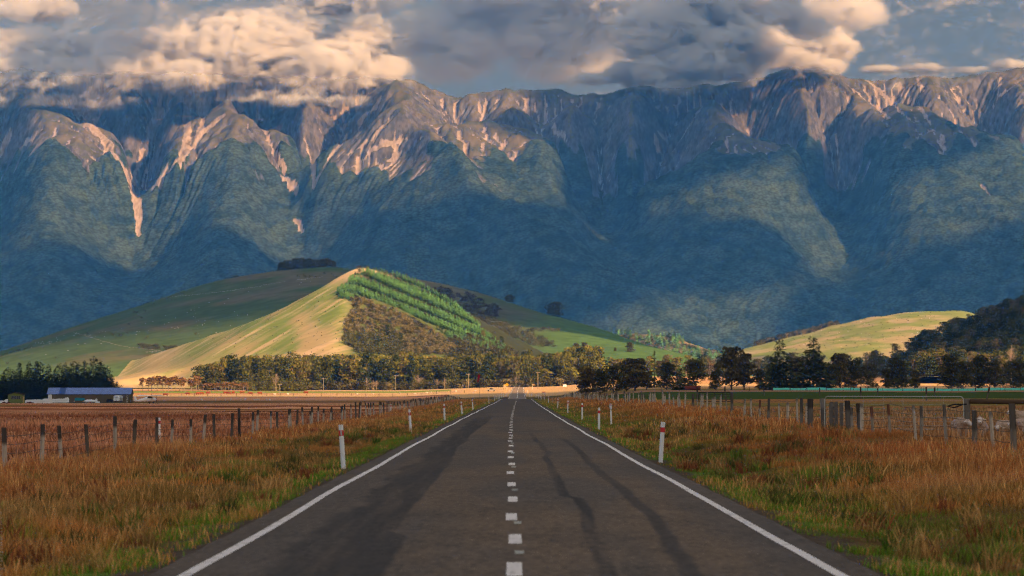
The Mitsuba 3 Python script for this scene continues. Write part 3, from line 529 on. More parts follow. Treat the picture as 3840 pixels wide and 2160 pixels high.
for i, y in enumerate(YL):
    dk = i == 12; h = 1.32 + .10 * rng.standard_normal() * .6 + (.25 if dk else 0); far = sstep(300, 340, y) * sstep(420, 360, y)
    x = -13.8 + .12 * rng.standard_normal(); pale = rng.random()
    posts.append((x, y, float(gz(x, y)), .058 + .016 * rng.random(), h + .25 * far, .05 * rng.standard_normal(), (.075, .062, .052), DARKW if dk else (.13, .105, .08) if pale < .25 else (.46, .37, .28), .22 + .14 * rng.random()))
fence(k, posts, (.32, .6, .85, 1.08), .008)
k = thing('post_and_wire_fence', 'wire fence with pale and dark leaning posts between the right verge and the paddock', 'fence')
posts = []
YR = [95.1, 99.4, 103.1, 109.2, 115, 120.5, 126.9, 132.4, 138.5, 141.5, 156.8, 160.8, 165, 169.3, 175.5, 181.3, 187.8, 193.5]
KIND = [1, 0, 1, 2, 2, 0, 3, 3, 0, 2, 0, 0, 1, 0, 0, 0, 1, 3]
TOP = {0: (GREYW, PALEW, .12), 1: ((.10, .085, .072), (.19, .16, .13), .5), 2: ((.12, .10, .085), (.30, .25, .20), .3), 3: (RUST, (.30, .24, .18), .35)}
y = 199.0
while y < 1000: YR.append(y); y += 5.2 + .9 * rng.random()
for i, y in enumerate(YR):
    kd = KIND[i] if i < len(KIND) else int(rng.choice([0, 0, 0, 1, 2, 3], p=[.25, .25, .2, .12, .13, .05])); tc, lc, dk = TOP[kd]
    x = 12.6 + .15 * rng.standard_normal() + (.3 if i % 5 == 0 else 0)
    posts.append((x, y, float(gz(x, y)), .046 + .020 * rng.random() + (.02 if kd == 1 else 0), 1.13 + .10 * rng.standard_normal() + (.12 if kd == 1 else 0), .035 * rng.standard_normal() - (.05 if i < 10 else 0), tc, lc, dk))
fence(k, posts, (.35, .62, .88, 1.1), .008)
# the strainer posts and boards where the gate hangs
k = thing('gate_yard_panel', 'cluster of heavy weathered posts and grey boards where the tubular gate hangs', 'fence')
for i, (dx, dy, r, h, tc) in enumerate([(-.1, 156, .115, 1.3, DARKW), (.1, 151.5, .10, 1.3, GREYW), (.35, 143, .12, 1.25, DARKW), (.55, 140.4, .10, 1.22, (.06, .045, .035))]):
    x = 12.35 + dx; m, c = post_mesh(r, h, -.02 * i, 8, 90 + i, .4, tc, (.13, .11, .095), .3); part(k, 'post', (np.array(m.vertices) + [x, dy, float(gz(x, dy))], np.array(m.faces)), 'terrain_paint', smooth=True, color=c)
board = bs('grey_board', {'type': 'twosided', 'b': {'type': 'diffuse', 'reflectance': mikit.proc(lambda p, n, uv: mi.Color3f(.13, .115, .105) * (.55 + .9 * fbm(p.x * 9, p.y * 1.2, p.z * 30, 3)))}})
for i in range(7): part(k, 'board', box(.04, 1.25, .15, (12.48 + .03 * (i % 2), 148 + (i % 2) * .1, float(gz(12.5, 148)) + .18 + .165 * i)), board)
for i in range(3): part(k, 'upright_board', box(.14, .04, 1.15 + .08 * (i % 2), (12.35 + .2 * i, 146.9 + .05 * (i % 2), float(gz(12.5, 147)) + .62)), board)
galv = bs('galvanised_steel', {'type': 'twosided', 'b': {'type': 'principled', 'base_color': {'type': 'rgb', 'value': [.40, .39, .35]}, 'metallic': .5, 'roughness': .45}})
def tube_gate(key, a, b, z0, h, n_wire, m, r=.020, bars=5, rail=None):
    a, b = np.array(a, float), np.array(b, float); e = (b - a); L = np.linalg.norm(e); e /= L; cr = .16
    A = lambda s, z: [*(a + e * s), z]
    arc = [(cr - cr * math.cos(t), h - cr + cr * math.sin(t)) for t in np.linspace(0, math.pi / 2, 6)]
    fr = [(0, 0)] + arc + [(L - s, z) for s, z in arc[::-1]] + [(L, 0)]
    part(key, 'bow_frame', tube([A(s, z0 + z) for s, z in fr], r, 8), m, smooth=40)
    part(key, 'bottom_rail', tube([A(.02, z0 + .01), A(L / 2, z0), A(L - .02, z0 + .01)], r * .85, 8), m, smooth=40)
    for i in range(n_wire): z = z0 + h * (i + 1) / (n_wire + 1); part(key, 'wire', tube([A(0, z), A(L / 2, z - .01), A(L, z)], .006 if rail is None else rail, 5), m)
    for i in range(bars): s = L * (i + 1) / (bars + 1); part(key, 'stay', tube([A(s, z0), A(s, z0 + h * .5), A(s, z0 + h)], .006 if rail is None else rail, 4), m)
zg = 1.8 - (1611 - 1468) * 146 / F
k = thing('field_gate', 'wide galvanised tubular gate with bowed corners and wires, nearest gate on the right', 'gate')
tube_gate(k, (12.4, 150.5), (17.38, 146), zg, 1.27, 7, galv, bars=6)
part(k, 'chain', tube([(17.3, 145.9, zg + .95), (17.0, 145.9, zg + .85), (16.75, 146, zg + .9), (17.0, 146, zg + .97), (17.5, 146, zg + .98)], .025, 5), black)
k = thing('field_gate', 'dark angled tubular gate half hidden in the row of posts farther along the paddock fence', 'gate')
tube_gate(k, (12.75, 259), (14.7, 255), float(gz(13, 258)) + .62, .62, 3, bs('dark_steel', diff((.05, .045, .04))), .03, 3, .018)
k = thing('rail_fence', 'thick round timber rail on posts beside the gate above the sheep', 'fence')
zr = 1.8 - (1507 - 1468) * 146 / F
rail_m = tube([(17.62, 146, zr + .02), (19.5, 146, zr), (21.5, 146, zr + .01), (24, 146, zr - .02)], .095, 9)
timber = bs('old_timber', {'type': 'twosided', 'b': {'type': 'diffuse', 'reflectance': mikit.proc(lambda p, n, uv: mi.Color3f(.10, .065, .042) * (.5 + .9 * fbm(p.x * 1.5, p.y * 6, p.z * 14, 4)))}})
part(k, 'rail', rail_m, timber, smooth=True)
for i, x in enumerate((17.55, 21.0, 24.2)):
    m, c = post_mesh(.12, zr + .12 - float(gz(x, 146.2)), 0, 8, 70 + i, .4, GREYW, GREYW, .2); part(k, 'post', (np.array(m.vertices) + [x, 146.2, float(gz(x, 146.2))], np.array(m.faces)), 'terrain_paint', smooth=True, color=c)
k = thing('post_and_wire_fence', 'thin cross fence of scattered dark posts crossing the green paddock on the right', 'fence')
posts = []
for u, vt, vb in [(2614.7, 1459, 1499), (2719, 1461, 1496), (2865, 1466, 1495), (3073, 1459, 1492), (3228, 1465, 1512), (3290, 1453, 1480), (3473, 1456, 1508), (3504, 1446, 1475), (3700, 1452, 1500)]:
    d = 1.5 * F / (vb - vt); d = min(max(d, 380), 640); x = (u - CX) / F * d
    posts.append((x, d, float(gz(x, d)), .09, 1.5, .2 if u == 3700 else .02 * rng.standard_normal(), DARKW, (.13, .11, .085), .5))
fence(k, posts, ())
k = thing('post_and_wire_fence', 'low far fence line of short dark posts along the foot of the right shelter trees', 'fence')
posts = [(x, 1120 + 20 * math.sin(i), float(gz(x, 1120)), .09, 1.15, 0, DARKW, DARKW, .5) for i, x in enumerate(np.arange(44, 158, 6.3))]
fence(k, posts, (.5, 1.0), .012)
k = thing('post_and_wire_fence', 'far fence of tiny dark posts along the edge of the sunlit strip on the left', 'fence')
posts = [(x, 2000 + 12 * math.sin(i), float(gz(x, 2000)), .12, 1.5, 0, DARKW, DARKW, .5) for i, x in enumerate(np.arange(-190, -22, 7.5))]
fence(k, posts, (.6, 1.2), .02)
# teal windbreak
k = thing('windbreak_fence', 'long low teal windbreak cloth stretched between dark posts in front of the right trees', 'windbreak')
teal = bs('teal_cloth', {'type': 'twosided', 'b': {'type': 'diffuse', 'reflectance': mikit.proc(lambda p, n, uv: mi.Color3f(.15, .70, .58) * (.8 + .4 * fbm(p.x * .7, p.z * 6, 2, 3)))}})
xw = [82.5]
while xw[-1] < 185: xw.append(xw[-1] + float(rng.choice([3.2, 4.5, 5.2, 6.4])))
for i, (a, b) in enumerate(zip(xw[:-1], xw[1:])):
    n = 5; s = np.linspace(a + .04, b - .04, n); yy = 1200 - (s - 82) * .12; z0 = np.array([float(gz(x, y)) for x, y in zip(s, yy)]); sag = .1 * np.sin(np.linspace(0, math.pi, n)) * rng.random(); h = .84 + .06 * rng.standard_normal()
    v = np.concatenate([np.stack([s, yy + o, z0 + zz], -1) for o, zz in ((-.03, .05), (-.05, h * .5), (-.03, h)) for zz in [zz - (sag if zz > .4 else 0)]] + [np.stack([s, yy + .03, z0 + zz], -1) for zz in (h - sag, .05)])
    i5 = np.arange(5 * n).reshape(5, n); part(k, 'cloth_panel', (v, np.stack([i5[:-1, :-1], i5[:-1, 1:], i5[1:, 1:], i5[1:, :-1]], -1).reshape(-1, 4)), teal, smooth=True)
for x in xw: part(k, 'post', cyl(.09, 1.3, (x, 1200 - (x - 82) * .12, float(gz(x, 1200 - (x - 82) * .12)) + .5), 6), timber)

# ------------------------------------------------------------------ airfield buildings and trailers on the left
def onpix(u, v, d): return P(u, v, d)
zb = 1.8 - (1511 - HY) * 1500 / F
blue = bs('blue_roof_steel', {'type': 'twosided', 'b': {'type': 'principled', 'base_color': mikit.proc(lambda p, n, uv: mi.Color3f(.10, .20, .52) * (.75 + .25 * dr.cos(p.x * 14)) * (.85 + .3 * fbm(p.x * .7, p.y * .5, 3, 3))), 'roughness': .45, 'metallic': .1}})
blue2 = bs('blue_roof_dark', diff((.055, .10, .25)))
hang = bs('olive_wall', {'type': 'twosided', 'b': {'type': 'diffuse', 'reflectance': mikit.proc(lambda p, n, uv: mi.Color3f(.135, .105, .055) * (.5 + .9 * fbm(p.x * .9, p.y, p.z * 1.2, 4)))}})
k = thing('hangar', 'long low olive hangar with bright blue roof below dark conifers on the left', 'hangar')
X0, X1, Y0, Y1, E, R = -183.5, -151.0, 1500.0, 1510.0, 3.55, 5.95
part(k, 'front_wall', box(X1 - X0 - 1.6, .2, E, ((X0 + X1) / 2 + .8, Y0, zb + E / 2)), hang)
part(k, 'back_wall', box(X1 - X0, .2, E, ((X0 + X1) / 2, Y1, zb + E / 2)), hang)
for x in (X0, X1): part(k, 'gable_wall', cat([(lambda m: (m.apply_transform(trimesh.transformations.rotation_matrix(math.pi / 2, [0, 0, 1])), m.apply_translation([x, Y0, zb]), m)[2])(prism([(.12, 0), (Y1 - Y0 - .12, 0), (Y1 - Y0 - .12, E), ((Y1 - Y0) / 2, R - .1), (.12, E)], -.1, .1))]), hang)
part(k, 'corner_panel', box(1.5, .22, E - .3, (X0 + .85, Y0, zb + E / 2)), white)
def slope(x0, x1, y0, z0, y1, z1): return trimesh.Trimesh(*(lambda v: (v, trimesh.convex.convex_hull(v).faces))(np.array([(x, y, z + dz) for x in (x0, x1) for (y, z) in ((y0, z0), (y1, z1)) for dz in (0, .09)])), process=False).convex_hull
step = (X1 - X0 + .9) / 14
for i in range(14):
    x0 = X0 - .45 + i * step; part(k, 'roof_panel', slope(x0, x0 + step - .02, Y0 - .5, zb + E - .15, (Y0 + Y1) / 2, zb + R), blue2 if i == 2 else blue)
part(k, 'rear_roof', slope(X0 - .4, X1 + .4, Y1 + .5, zb + E - .15, (Y0 + Y1) / 2 + .02, zb + R), blue)
for i in range(5): part(k, 'door_leaf', box(4.6, .08, E - .55, (X0 + 5.5 + i * 5.6, Y0 - .14, zb + (E - .55) / 2)), bs(f'hangar_door_{i}', diff((.115 + .012 * (i % 3), .095, .052 + .006 * (i % 2)))))
part(k, 'downpipe', box(.14, .14, 3.2, (X1 - 1.2, Y0 - .2, zb + 1.6)), white)
zs = 1.8 - (1519 - HY) * 1300 / F
k = thing('garden_shed', 'small olive green weatherboard shed with dark gable roof at the far left', 'shed')
grn = bs('olive_green_boards', {'type': 'twosided', 'b': {'type': 'diffuse', 'reflectance': mikit.proc(lambda p, n, uv: mi.Color3f(.16, .185, .055) * (.75 + .25 * smooth(.1, .3, p.z * 4 - dr.floor(p.z * 4))) * (.85 + .3 * noise(p.x * 3, p.z * 5)))}})
xs0 = (58 - CX) / F * 1300
part(k, 'wall', prism([(xs0 - 2.55, zs), (xs0 + 2.55, zs), (xs0 + 2.55, zs + 3.6), (xs0, zs + 4.25), (xs0 - 2.55, zs + 3.6)], 1300, 1306), grn)
rf = bs('dark_shed_roof', diff((.045, .038, .035)))
for sx in (-1, 1): part(k, 'roof', cat([prism([(xs0, zs + 4.28), (xs0 + sx * 2.9, zs + 3.52), (xs0 + sx * 2.9, zs + 3.66), (xs0, zs + 4.44)][::sx], 1299.6, 1306.4)]), rf)
w = part(k, 'window', box(3.1, .1, 1.05, (xs0 + .2, 1299.97, zs + 2.6)), bs('dark_glass', {'type': 'principled', 'base_color': {'type': 'rgb', 'value': [.03, .035, .04]}, 'roughness': .1}))
for i in range(6): part(w, 'mullion', box(.09, .06, 1.05, (xs0 - 1.35 + i * .62, 1299.9, zs + 2.6)), bs('curtain_grey', diff((.22, .21, .18))) if i == 0 else 'curtain_grey')
part(k, 'corner_board', box(.5, .1, 2.2, (xs0 + 2.78, 1300.3, zs + 1.9)), bs('yellow_board', diff((.45, .30, .10))))
wm = bs('white_metal', {'type': 'twosided', 'b': {'type': 'roughplastic', 'diffuse_reflectance': {'type': 'rgb', 'value': [.84, .84, .84]}, 'alpha': .25}})
def trailer(label, u, v, d, L, H, tail, rz=0, flip=1):
    k = thing('glider_trailer', label, 'trailer'); c = P(u, v, d); z = .55
    prof = [(-L / 2, z + .25), (-L / 2 + .25, z), (L / 2 - .3, z), (L / 2, z + .2), (L / 2, z + H * .8 * tail), (L / 2 - .35, z + H * tail), (L / 2 - 1.3, z + H * tail), (L / 2 - 1.9, z + H * .82), (0, z + H * .86), (-L / 2 + 1.2, z + H * .8), (-L / 2 + .3, z + H * .62)]
    m = prism(prof, -.75, .75); v_ = m.vertices.copy(); v_[:, 0] *= flip; b = trimesh.Trimesh(v_, m.faces if flip > 0 else m.faces[:, ::-1], process=False)
    to = xf(c, rz); part(k, 'body', b, wm, to=to); part(k, 'lid_seam', box(L * .8, 1.53, .05, (0, 0, z + H * .5)), grey, to=to)
    for s in (-1, 1):
        w = part(k, 'wheel', cyl(.33, .18, (.3 * flip, s * .72, .33), 14, 'y'), black, to=to); part(w, 'hub', cyl(.14, .2, (.3 * flip, s * .72, .33), 10, 'y'), grey, to=to)
    part(k, 'drawbar', box(1.5, .1, .1, (-flip * (L / 2 + .5), 0, z + .1)), black, to=to)
trailer('large white glider trailer with raised grey end, right behind the green shed', 136, 1521, 1330, 8.6, 1.9, 1.0, -6)
trailer('white glider trailer with tall right end standing before the left end of the hangar', 222, 1515, 1400, 7.4, 1.65, 1.18, 5)
trailer('white glider trailer cut off by the left edge, left of the green shed', 2, 1521, 1330, 6.6, 1.45, 1.2, 0)
k = thing('low_white_trailer', 'low white trailer with stepped lid between the two big glider trailers', 'trailer'); c = P(165, 1521, 1310); to = xf(c, 3)
part(k, 'body', prism([(-3, .45), (3, .45), (3, 1.5), (2.2, 1.9), (1.2, 1.9), (.9, 1.45), (-1.2, 1.35), (-1.6, 1.6), (-2.6, 1.5), (-3, 1.0)], -.8, .8), wm, to=to); part(k, 'wheel', cyl(.3, .18, (0, -.8, .3), 12, 'y'), black, to=to); part(k, 'wheel', cyl(.3, .18, (0, .8, .3), 12, 'y'), black, to=to)
k = thing('pod_trailer', 'white rounded pod trailer with upright fin box and red wheel in front of the hangar', 'trailer'); c = P(346, 1514, 1420); to = xf(c, -4)
pod = trimesh.creation.icosphere(3); pv = pod.vertices * [2.6, .75, .62]; pv[:, 2] *= 1 - .25 * (pv[:, 0] / 2.6); part(k, 'pod', trimesh.Trimesh(pv + [-.4, 0, .95], pod.faces, process=False), wm, smooth=True, to=to)
part(k, 'tail_box', box(1.6, 1.0, .75, (2.0, 0, .55)), wm, to=to); part(k, 'fin_box', box(.75, .5, 1.3, (1.6, 0, 1.25)), wm, to=to)
for s in (-1, 1): part(k, 'wheel', cyl(.32, .2, (-.6, s * .7, .3), 14, 'y'), bs('red_wheel', diff((.42, .03, .05))) if s < 0 else 'red_wheel', to=to)
k = thing('caravan', 'white round-topped caravan with silver side parked before the right end of the hangar', 'caravan'); c = P(444, 1508, 1430); to = xf(c, -22)
pr = [(-1.15, .5), (1.15, .5), (1.2, 1.5)] + [(1.2 * math.cos(t), 1.6 + 1.05 * math.sin(t)) for t in np.linspace(0, math.pi, 9)] + [(-1.2, 1.5)]
part(k, 'front_shell', prism(pr, -1.6, -1.0), wm, to=to); part(k, 'body', prism([(x * 1.005, z) for x, z in pr], -1.0, 1.6), galv, smooth=30, to=to); part(k, 'window', box(1.1, .04, .5, (0, -1.62, 1.75)), grey, to=to)
for s in (-1, 1): part(k, 'wheel', cyl(.32, .18, (s * 1.1, .2, .32), 14, 'x'), black, to=to)
k = thing('covered_cart', 'teal tarpaulin covered cart with pale wheels by the hangar wall', 'cart'); c = P(300, 1510, 1440); to = xf(c, 0)
tp = [(-1.9, .75), (1.7, .7), (1.9, 1.0), (1.6, 1.75), (-1.5, 1.85), (-1.9, 1.45)]
part(k, 'tarpaulin', prism(tp, -.9, .9), bs('teal_tarp', {'type': 'twosided', 'b': {'type': 'diffuse', 'reflectance': mikit.proc(lambda p, n, uv: mi.Color3f(.035, .235, .30) * (.6 + .8 * fbm(p.x * 2.5, p.y * 2, p.z * 3, 3)))}}), to=to)
for i, x in enumerate((-1.95, 1.5)):
    w = part(k, 'wheel', cyl(.5, .2, (x, -.95, .5), 14, 'y'), black, to=to); part(w, 'rim', cyl(.32, .24, (x, -.95, .5), 12, 'y'), bs('pale_rim', diff((.45, .34, .2))) if i == 0 else 'pale_rim', to=to)
k = thing('covered_car', 'low dark covered car between pod trailer and caravan', 'car'); c = P(412, 1509, 1440); to = xf(c, 0)
part(k, 'cover', prism([(-1.2, .25), (1.2, .25), (1.2, .75), (.8, 1.2), (-.7, 1.25), (-1.15, .8)], -.8, .8), bs('dark_cover', diff((.022, .022, .028))), smooth=50, to=to)
for x in (-.75, .75): part(k, 'wheel', cyl(.3, .2, (x, -.75, .3), 12, 'y'), black, to=to)
bale = bs('maroon_wrap', diff((.075, .016, .028)))
for i, (u, v, s) in enumerate([(16, 1521, .8), (33, 1521, .75), (104, 1519, .62), (114, 1520, .75), (121, 1519, .6)]):
    b = trimesh.creation.icosphere(2); bv = b.vertices * [1, 1, .85]; bv *= (1 + .12 * meshkit.fbm(b.vertices * 2 + i, 3))[:, None]
    k = thing('maroon_bale', f'maroon wrapped bale in the grass near the green shed, {["first", "second", "third", "fourth", "fifth"][i]} from the left', 'bale'); c = P(u, v, 1270)
    part(k, 'wrap', trimesh.Trimesh(bv * s + [0, 0, s * .7], b.faces, process=False), bale, smooth=True, to=xf(c)); part(k, 'twine', trimesh.creation.torus(s * .98, .04, 14, 5), black, to=xf(c + [0, 0, s * .7]))
k = thing('post_and_wire_fence', 'short fence of little dark posts in front of the green shed and trailers', 'fence')
fence(k, [((u - CX) / F * 1240, 1240, 1.8 - (1522 - HY) * 1240 / F, .1, 1.0, 0, DARKW, DARKW, .5) for u in (18, 30, 44, 57, 66, 77, 88, 100, 118, 128, 141, 152, 160, 168, 178, 190, 198)], (.5, .9), .012)
# light aircraft
k = thing('light_aircraft', 'white high-wing light aircraft with dark windows parked on the left field', 'aircraft')
c = P(556, 1513, 1016); to = xf(c, 40)
def loft(rings, n=14):
    a = np.arange(n) * 2 * np.pi / n
    v = np.concatenate([np.stack([0 * a + x, w * np.cos(a), z + h * np.sin(a)], -1) for x, w, h, z in rings]); m = len(rings)
    f = [[i * n + j, i * n + (j + 1) % n, (i + 1) * n + (j + 1) % n, (i + 1) * n + j] for i in range(m - 1) for j in range(n)]
    f = np.array(f); f = np.vstack([f[:, [0, 1, 2]], f[:, [0, 2, 3]], [[0, j + 1, j] for j in range(1, n - 1)], [[(m - 1) * n, (m - 1) * n + j, (m - 1) * n + j + 1] for j in range(1, n - 1)]])
    return trimesh.Trimesh(v, f, process=False)
part(k, 'fuselage', loft([(-4.3, .06, .10, .62), (-3.4, .14, .24, .72), (-1.6, .34, .46, .98), (-.2, .48, .66, 1.22), (.9, .5, .66, 1.24), (1.5, .46, .50, 1.12), (2.3, .38, .38, 1.12), (2.62, .18, .2, 1.12)]), wm, smooth=40, to=to)
def wing(cx, span, chord, th, z, dih=.03):
    a = np.array([(-.5, 0), (-.2, .9), (.2, 1), (.5, .25), (.48, -.2), (0, -.25)]) * [chord, th]; n = len(a)
    v = np.concatenate([np.stack([cx + a[:, 0] * s, 0 * a[:, 0] + y, z + abs(y) * dih + a[:, 1] * s], -1) for y, s in ((-span / 2, .75), (-span / 2 + .4, 1), (0, 1), (span / 2 - .4, 1), (span / 2, .75))])
    f = np.array([[i * n + j, i * n + (j + 1) % n, (i + 1) * n + (j + 1) % n, (i + 1) * n + j] for i in range(4) for j in range(n)])
    return trimesh.Trimesh(v, np.vstack([f[:, [0, 1, 2]], f[:, [0, 2, 3]], [[0, j + 1, j] for j in range(1, n - 1)], [[4 * n, 4 * n + j, 4 * n + j + 1] for j in range(1, n - 1)]]), process=False)
part(k, 'wing', wing(.6, 10.6, 1.6, .16, 1.98), wm, to=to); part(k, 'tailplane', wing(-3.9, 3.0, .9, .06, .78, 0), wm, to=to)
part(k, 'tail_fin', prism([(-4.45, .7), (-3.5, .8), (-3.75, 1.3), (-4.0, 1.85), (-4.45, 1.9)], -.04, .04), wm, to=to)
part(k, 'window', prism([(-.5, 1.42), (1.25, 1.42), (.85, 1.88), (-.35, 1.86)], -.47, .47), 'dark_glass', to=to)
for s in (-1, 1):
    part(k, 'strut', tube([(.5, s * .45, .75), (.55, s * 1.3, 1.4), (.6, s * 2.3, 2.02)], .035, 6), grey, to=to); part(k, 'gear_leg', tube([(.95, s * .35, .75), (1.0, s * .65, .5), (1.05, s * .9, .25)], .04, 6), grey, to=to); part(k, 'wheel', cyl(.24, .14, (1.05, s * .92, .24), 12, 'y'), black, to=to)
part(k, 'tail_wheel', cyl(.1, .08, (-4.1, 0, .12), 10, 'y'), black, to=to); part(k, 'spinner', cyl(.14, .3, (2.7, 0, 1.12), 10, 'x'), bs('red_paint', diff((.5, .03, .03))), to=to)
part(k, 'propeller', box(.05, .12, 1.8, (2.75, 0, 1.12)), black, to=to); part(k, 'cowl_stripe', cat([box(1.1, .8, .1, (1.9, 0, 1.2))]), bs('blue_paint', diff((.05, .09, .25))), to=to)
# windsock
k = thing('windsock', 'dark red windsock hanging limp from a slender pole before the forest', 'windsock')
c = P(1795, 1405, 1200); g0 = float(gz(c[0], 1200))
part(k, 'pole', cyl(.05, c[2] - g0 + .3, (c[0] + .2, 1200, (c[2] + g0) / 2 + .1), 7), bs('pole_grey', diff((.16, .17, .14))))
part(k, 'sock', tube([(c[0] + .1, 1199.9, c[2] - .05), (c[0] + .05, 1199.8, c[2] - .9), (c[0] - .15, 1199.8, c[2] - 1.7), (c[0] - .3, 1199.8, c[2] - 2.4)], .38, 10, .2), bs('sock_red', diff((.34, .012, .03))), smooth=True)
# power poles
for i, (u, v, vt) in enumerate([(1049.5, 1469, 1440), (1213.7, 1471, 1417), (1484, 1463, 1407), (1756, 1460, 1401), (2017, 1452, 1395)]):
    d = 2290; c = at(u, d); h = CAM_H + (HY - vt) / F * d - c[2]
    k = thing('power_pole', f'pale timber power pole with crossarm before the forest, {["first", "second", "third", "fourth", "fifth"][i]} from the left', 'power pole')
    pol = bs('pale_pole', diff((.33, .27, .18))) if i == 0 else 'pale_pole'
    part(k, 'pole', cyl(.22, h + 1, (c[0], d, c[2] + h / 2 - .5), 8, None, .15), pol, smooth=40); part(k, 'crossarm', box(2.3, .18, .2, (c[0], d - .15, c[2] + h - .45)), pol)
    for s in (-.95, 0, .95): part(k, 'insulator', cyl(.1, .3, (c[0] + s, d - .15, c[2] + h - .2), 6), grey)
# signs and bits at the far road junction
yel = bs('sign_yellow', diff((.62, .34, .02)))
c = at(1901, 2150); k = thing('warning_sign', 'orange yellow diamond warning sign on a post left of the far road', 'road sign')
g = box(1.5, .05, 1.5); g.apply_transform(trimesh.transformations.rotation_matrix(math.pi / 4, [0, 1, 0])); g.apply_translation(c + [0, 0, 3.0]); part(k, 'plate', g, yel); part(k, 'post', cyl(.06, 3, c + [0, .1, 1.4], 6), white); part(k, 'symbol', box(.22, .03, .9, c + [0, -.05, 3.0]), black)
c = at(1893, 2180); k = thing('notice_board', 'pale tan notice board beside the warning sign left of the far road', 'sign'); part(k, 'panel', box(1.5, .08, 1.9, c + [0, 0, 2.0]), bs('tan_board', diff((.5, .36, .2))))
for s in (-.6, .6): part(k, 'leg', cyl(.06, 1.6, c + [s, .06, .6], 6), timber)
c = at(1998, 2150); k = thing('finger_sign', 'small yellow finger sign on a white post right of the far road', 'road sign'); part(k, 'post', cyl(.09, 3.2, c + [0, 0, 1.6], 6), white); part(k, 'blade', box(1.0, .05, .4, c + [.6, -.1, 2.9]), yel)
c = at(2039, 900); c[2] = 1.8 - 6.5 * 900 / F; k = thing('road_barrier', 'red and white low barrier in the grass right of the road dip', 'barrier'); part(k, 'red_board', box(.75, .06, .2, c + [0, 0, .25]), red); part(k, 'white_board', box(.7, .05, .16, c + [0, 0, .02]), white); part(k, 'leg', box(.08, .08, .9, c + [-.3, .1, -.35]), black); part(k, 'leg', box(.08, .08, .9, c + [.3, .1, -.35]), black)
c = at(2118, 2330); k = thing('field_hut', 'tiny white hut with dark roof on the sunlit rise right of the road', 'hut'); part(k, 'wall', box(2.2, 2, 1.5, c + [0, 0, .75]), wm); part(k, 'roof', prism([(c[0] - 1.4, c[2] + 1.5), (c[0] + 1.4, c[2] + 1.5), (c[0] + .9, c[2] + 2.0), (c[0] - .9, c[2] + 2.0)], c[1] - 1.3, c[1] + 1.3), rf)
c = at(1842, 2020); c[2] += .2; k = thing('utility_truck', 'silver grey pickup parked by the fence left of the far road', 'truck'); to = xf(c, 0)
part(k, 'body', prism([(-2.4, .5), (2.4, .5), (2.4, 1.0), (1.2, 1.1), (-2.4, 1.1)], -.9, .9), galv, to=to); part(k, 'cab', prism([(-.9, 1.1), (1.2, 1.1), (.7, 1.75), (-.8, 1.75)], -.8, .8), 'dark_glass', to=to)
for x in (-1.5, 1.5):
    for s in (-1, 1): part(k, 'wheel', cyl(.38, .22, (x, s * .85, .38), 12, 'y'), black, to=to)
c = at(1868, 2160); k = thing('stock_yard', 'pale timber stock yard rails left of the far road junction', 'fence')
for i in range(4): part(k, 'rail', box(9, .06, .14, c + [-2, 0, .5 + .35 * i]), pol)
for i in range(5): part(k, 'post', box(.14, .14, 1.8, c + [-6.2 + 2.1 * i, .1, .9]), pol)

# ------------------------------------------------------------------ sheep and cattle
wool = bs('wool', {'type': 'twosided', 'b': {'type': 'diffuse', 'reflectance': mikit.proc(lambda p, n, uv: mi.Color3f(.46, .33, .25) * (.55 + .8 * fbm(p.x * 22, p.y * 22, p.z * 22, 3)))}})
face = bs('sheep_face', diff((.62, .52, .45))); dark_skin = bs('dark_skin', diff((.05, .035, .03)))
def sheep_parts(head_dir=0.0, head_h=.78, graze=False):
    hd = np.array([math.cos(head_dir), math.sin(head_dir), 0]); nb = np.array([.42, 0, .66]); hp = nb + hd * .26 + [0, 0, head_h - .66]
    B = [(((-.34, 0, .56), .25), ((.28, 0, .58), .26)), (((-.1, .08, .52), .24), ((.2, -.06, .52), .24)), (((-.42, 0, .6), .19), ((.36, 0, .62), .22)), (((.34, 0, .6), .21), (tuple(hp * .45 + nb * .55), .15)), ((tuple(nb), .16), (tuple(hp), .12))]
    for sx in (-.36, .34):
        for sy in (-.13, .13): B += [(((sx, sy, .42), .11), ((sx + .02, sy, .24), .06)), (((sx + .02, sy, .24), .055), ((sx, sy, .04), .045))]
    body = flesh(B, .05, 10); v = body.vertices.copy(); n = meshkit.fbm(v * 16, 3, 2) - .5; k = v[:, 2] > .36
    v[k] += body.vertex_normals[k] * (n[k] * .10)[:, None]; body = trimesh.Trimesh(v, body.faces, process=False)
    side = np.array([-hd[1], hd[0], 0]); tip = hp + hd * .2 + [0, 0, -.10]
    head = flesh([((tuple(hp), .115), (tuple(hp + hd * .1 + [0, 0, -.03]), .09)), ((tuple(hp + hd * .1 + [0, 0, -.03]), .085), (tuple(tip), .06))], .03, 6)
    ears = cat([flesh([((tuple(hp + s * side * .09 + [0, 0, .04]), .035), (tuple(hp + s * side * .21 + [0, 0, .0]), .022))], .03, 2) for s in (-1, 1)])
    eyes = cat([trimesh.creation.icosphere(1, .018).apply_translation(hp + hd * .09 + s * side * .075 + [0, 0, .01]) for s in (-1, 1)]); nose = trimesh.creation.icosphere(1, .035).apply_translation(tip + hd * .03)
    return body, head, ears, cat([eyes, nose])
def sheep(label, pos, rz, sc=1.0, **kw):
    k = thing('sheep', label, 'sheep'); b, h, e, x = sheep_parts(**kw); to = xf(pos, rz, sc)
    part(k, 'body', b, wool, smooth=True, to=to); part(k, 'face', h, face, smooth=True, to=to); part(k, 'ears', e, face, smooth=True, to=to); part(k, 'eyes_and_nose', x, dark_skin, to=to)
def sp(u, d, v=1561, sc=1.0): x = (u - CX) / F * d; return [x, d, 1.8 - (v - HY) / F * d - .86 * sc]
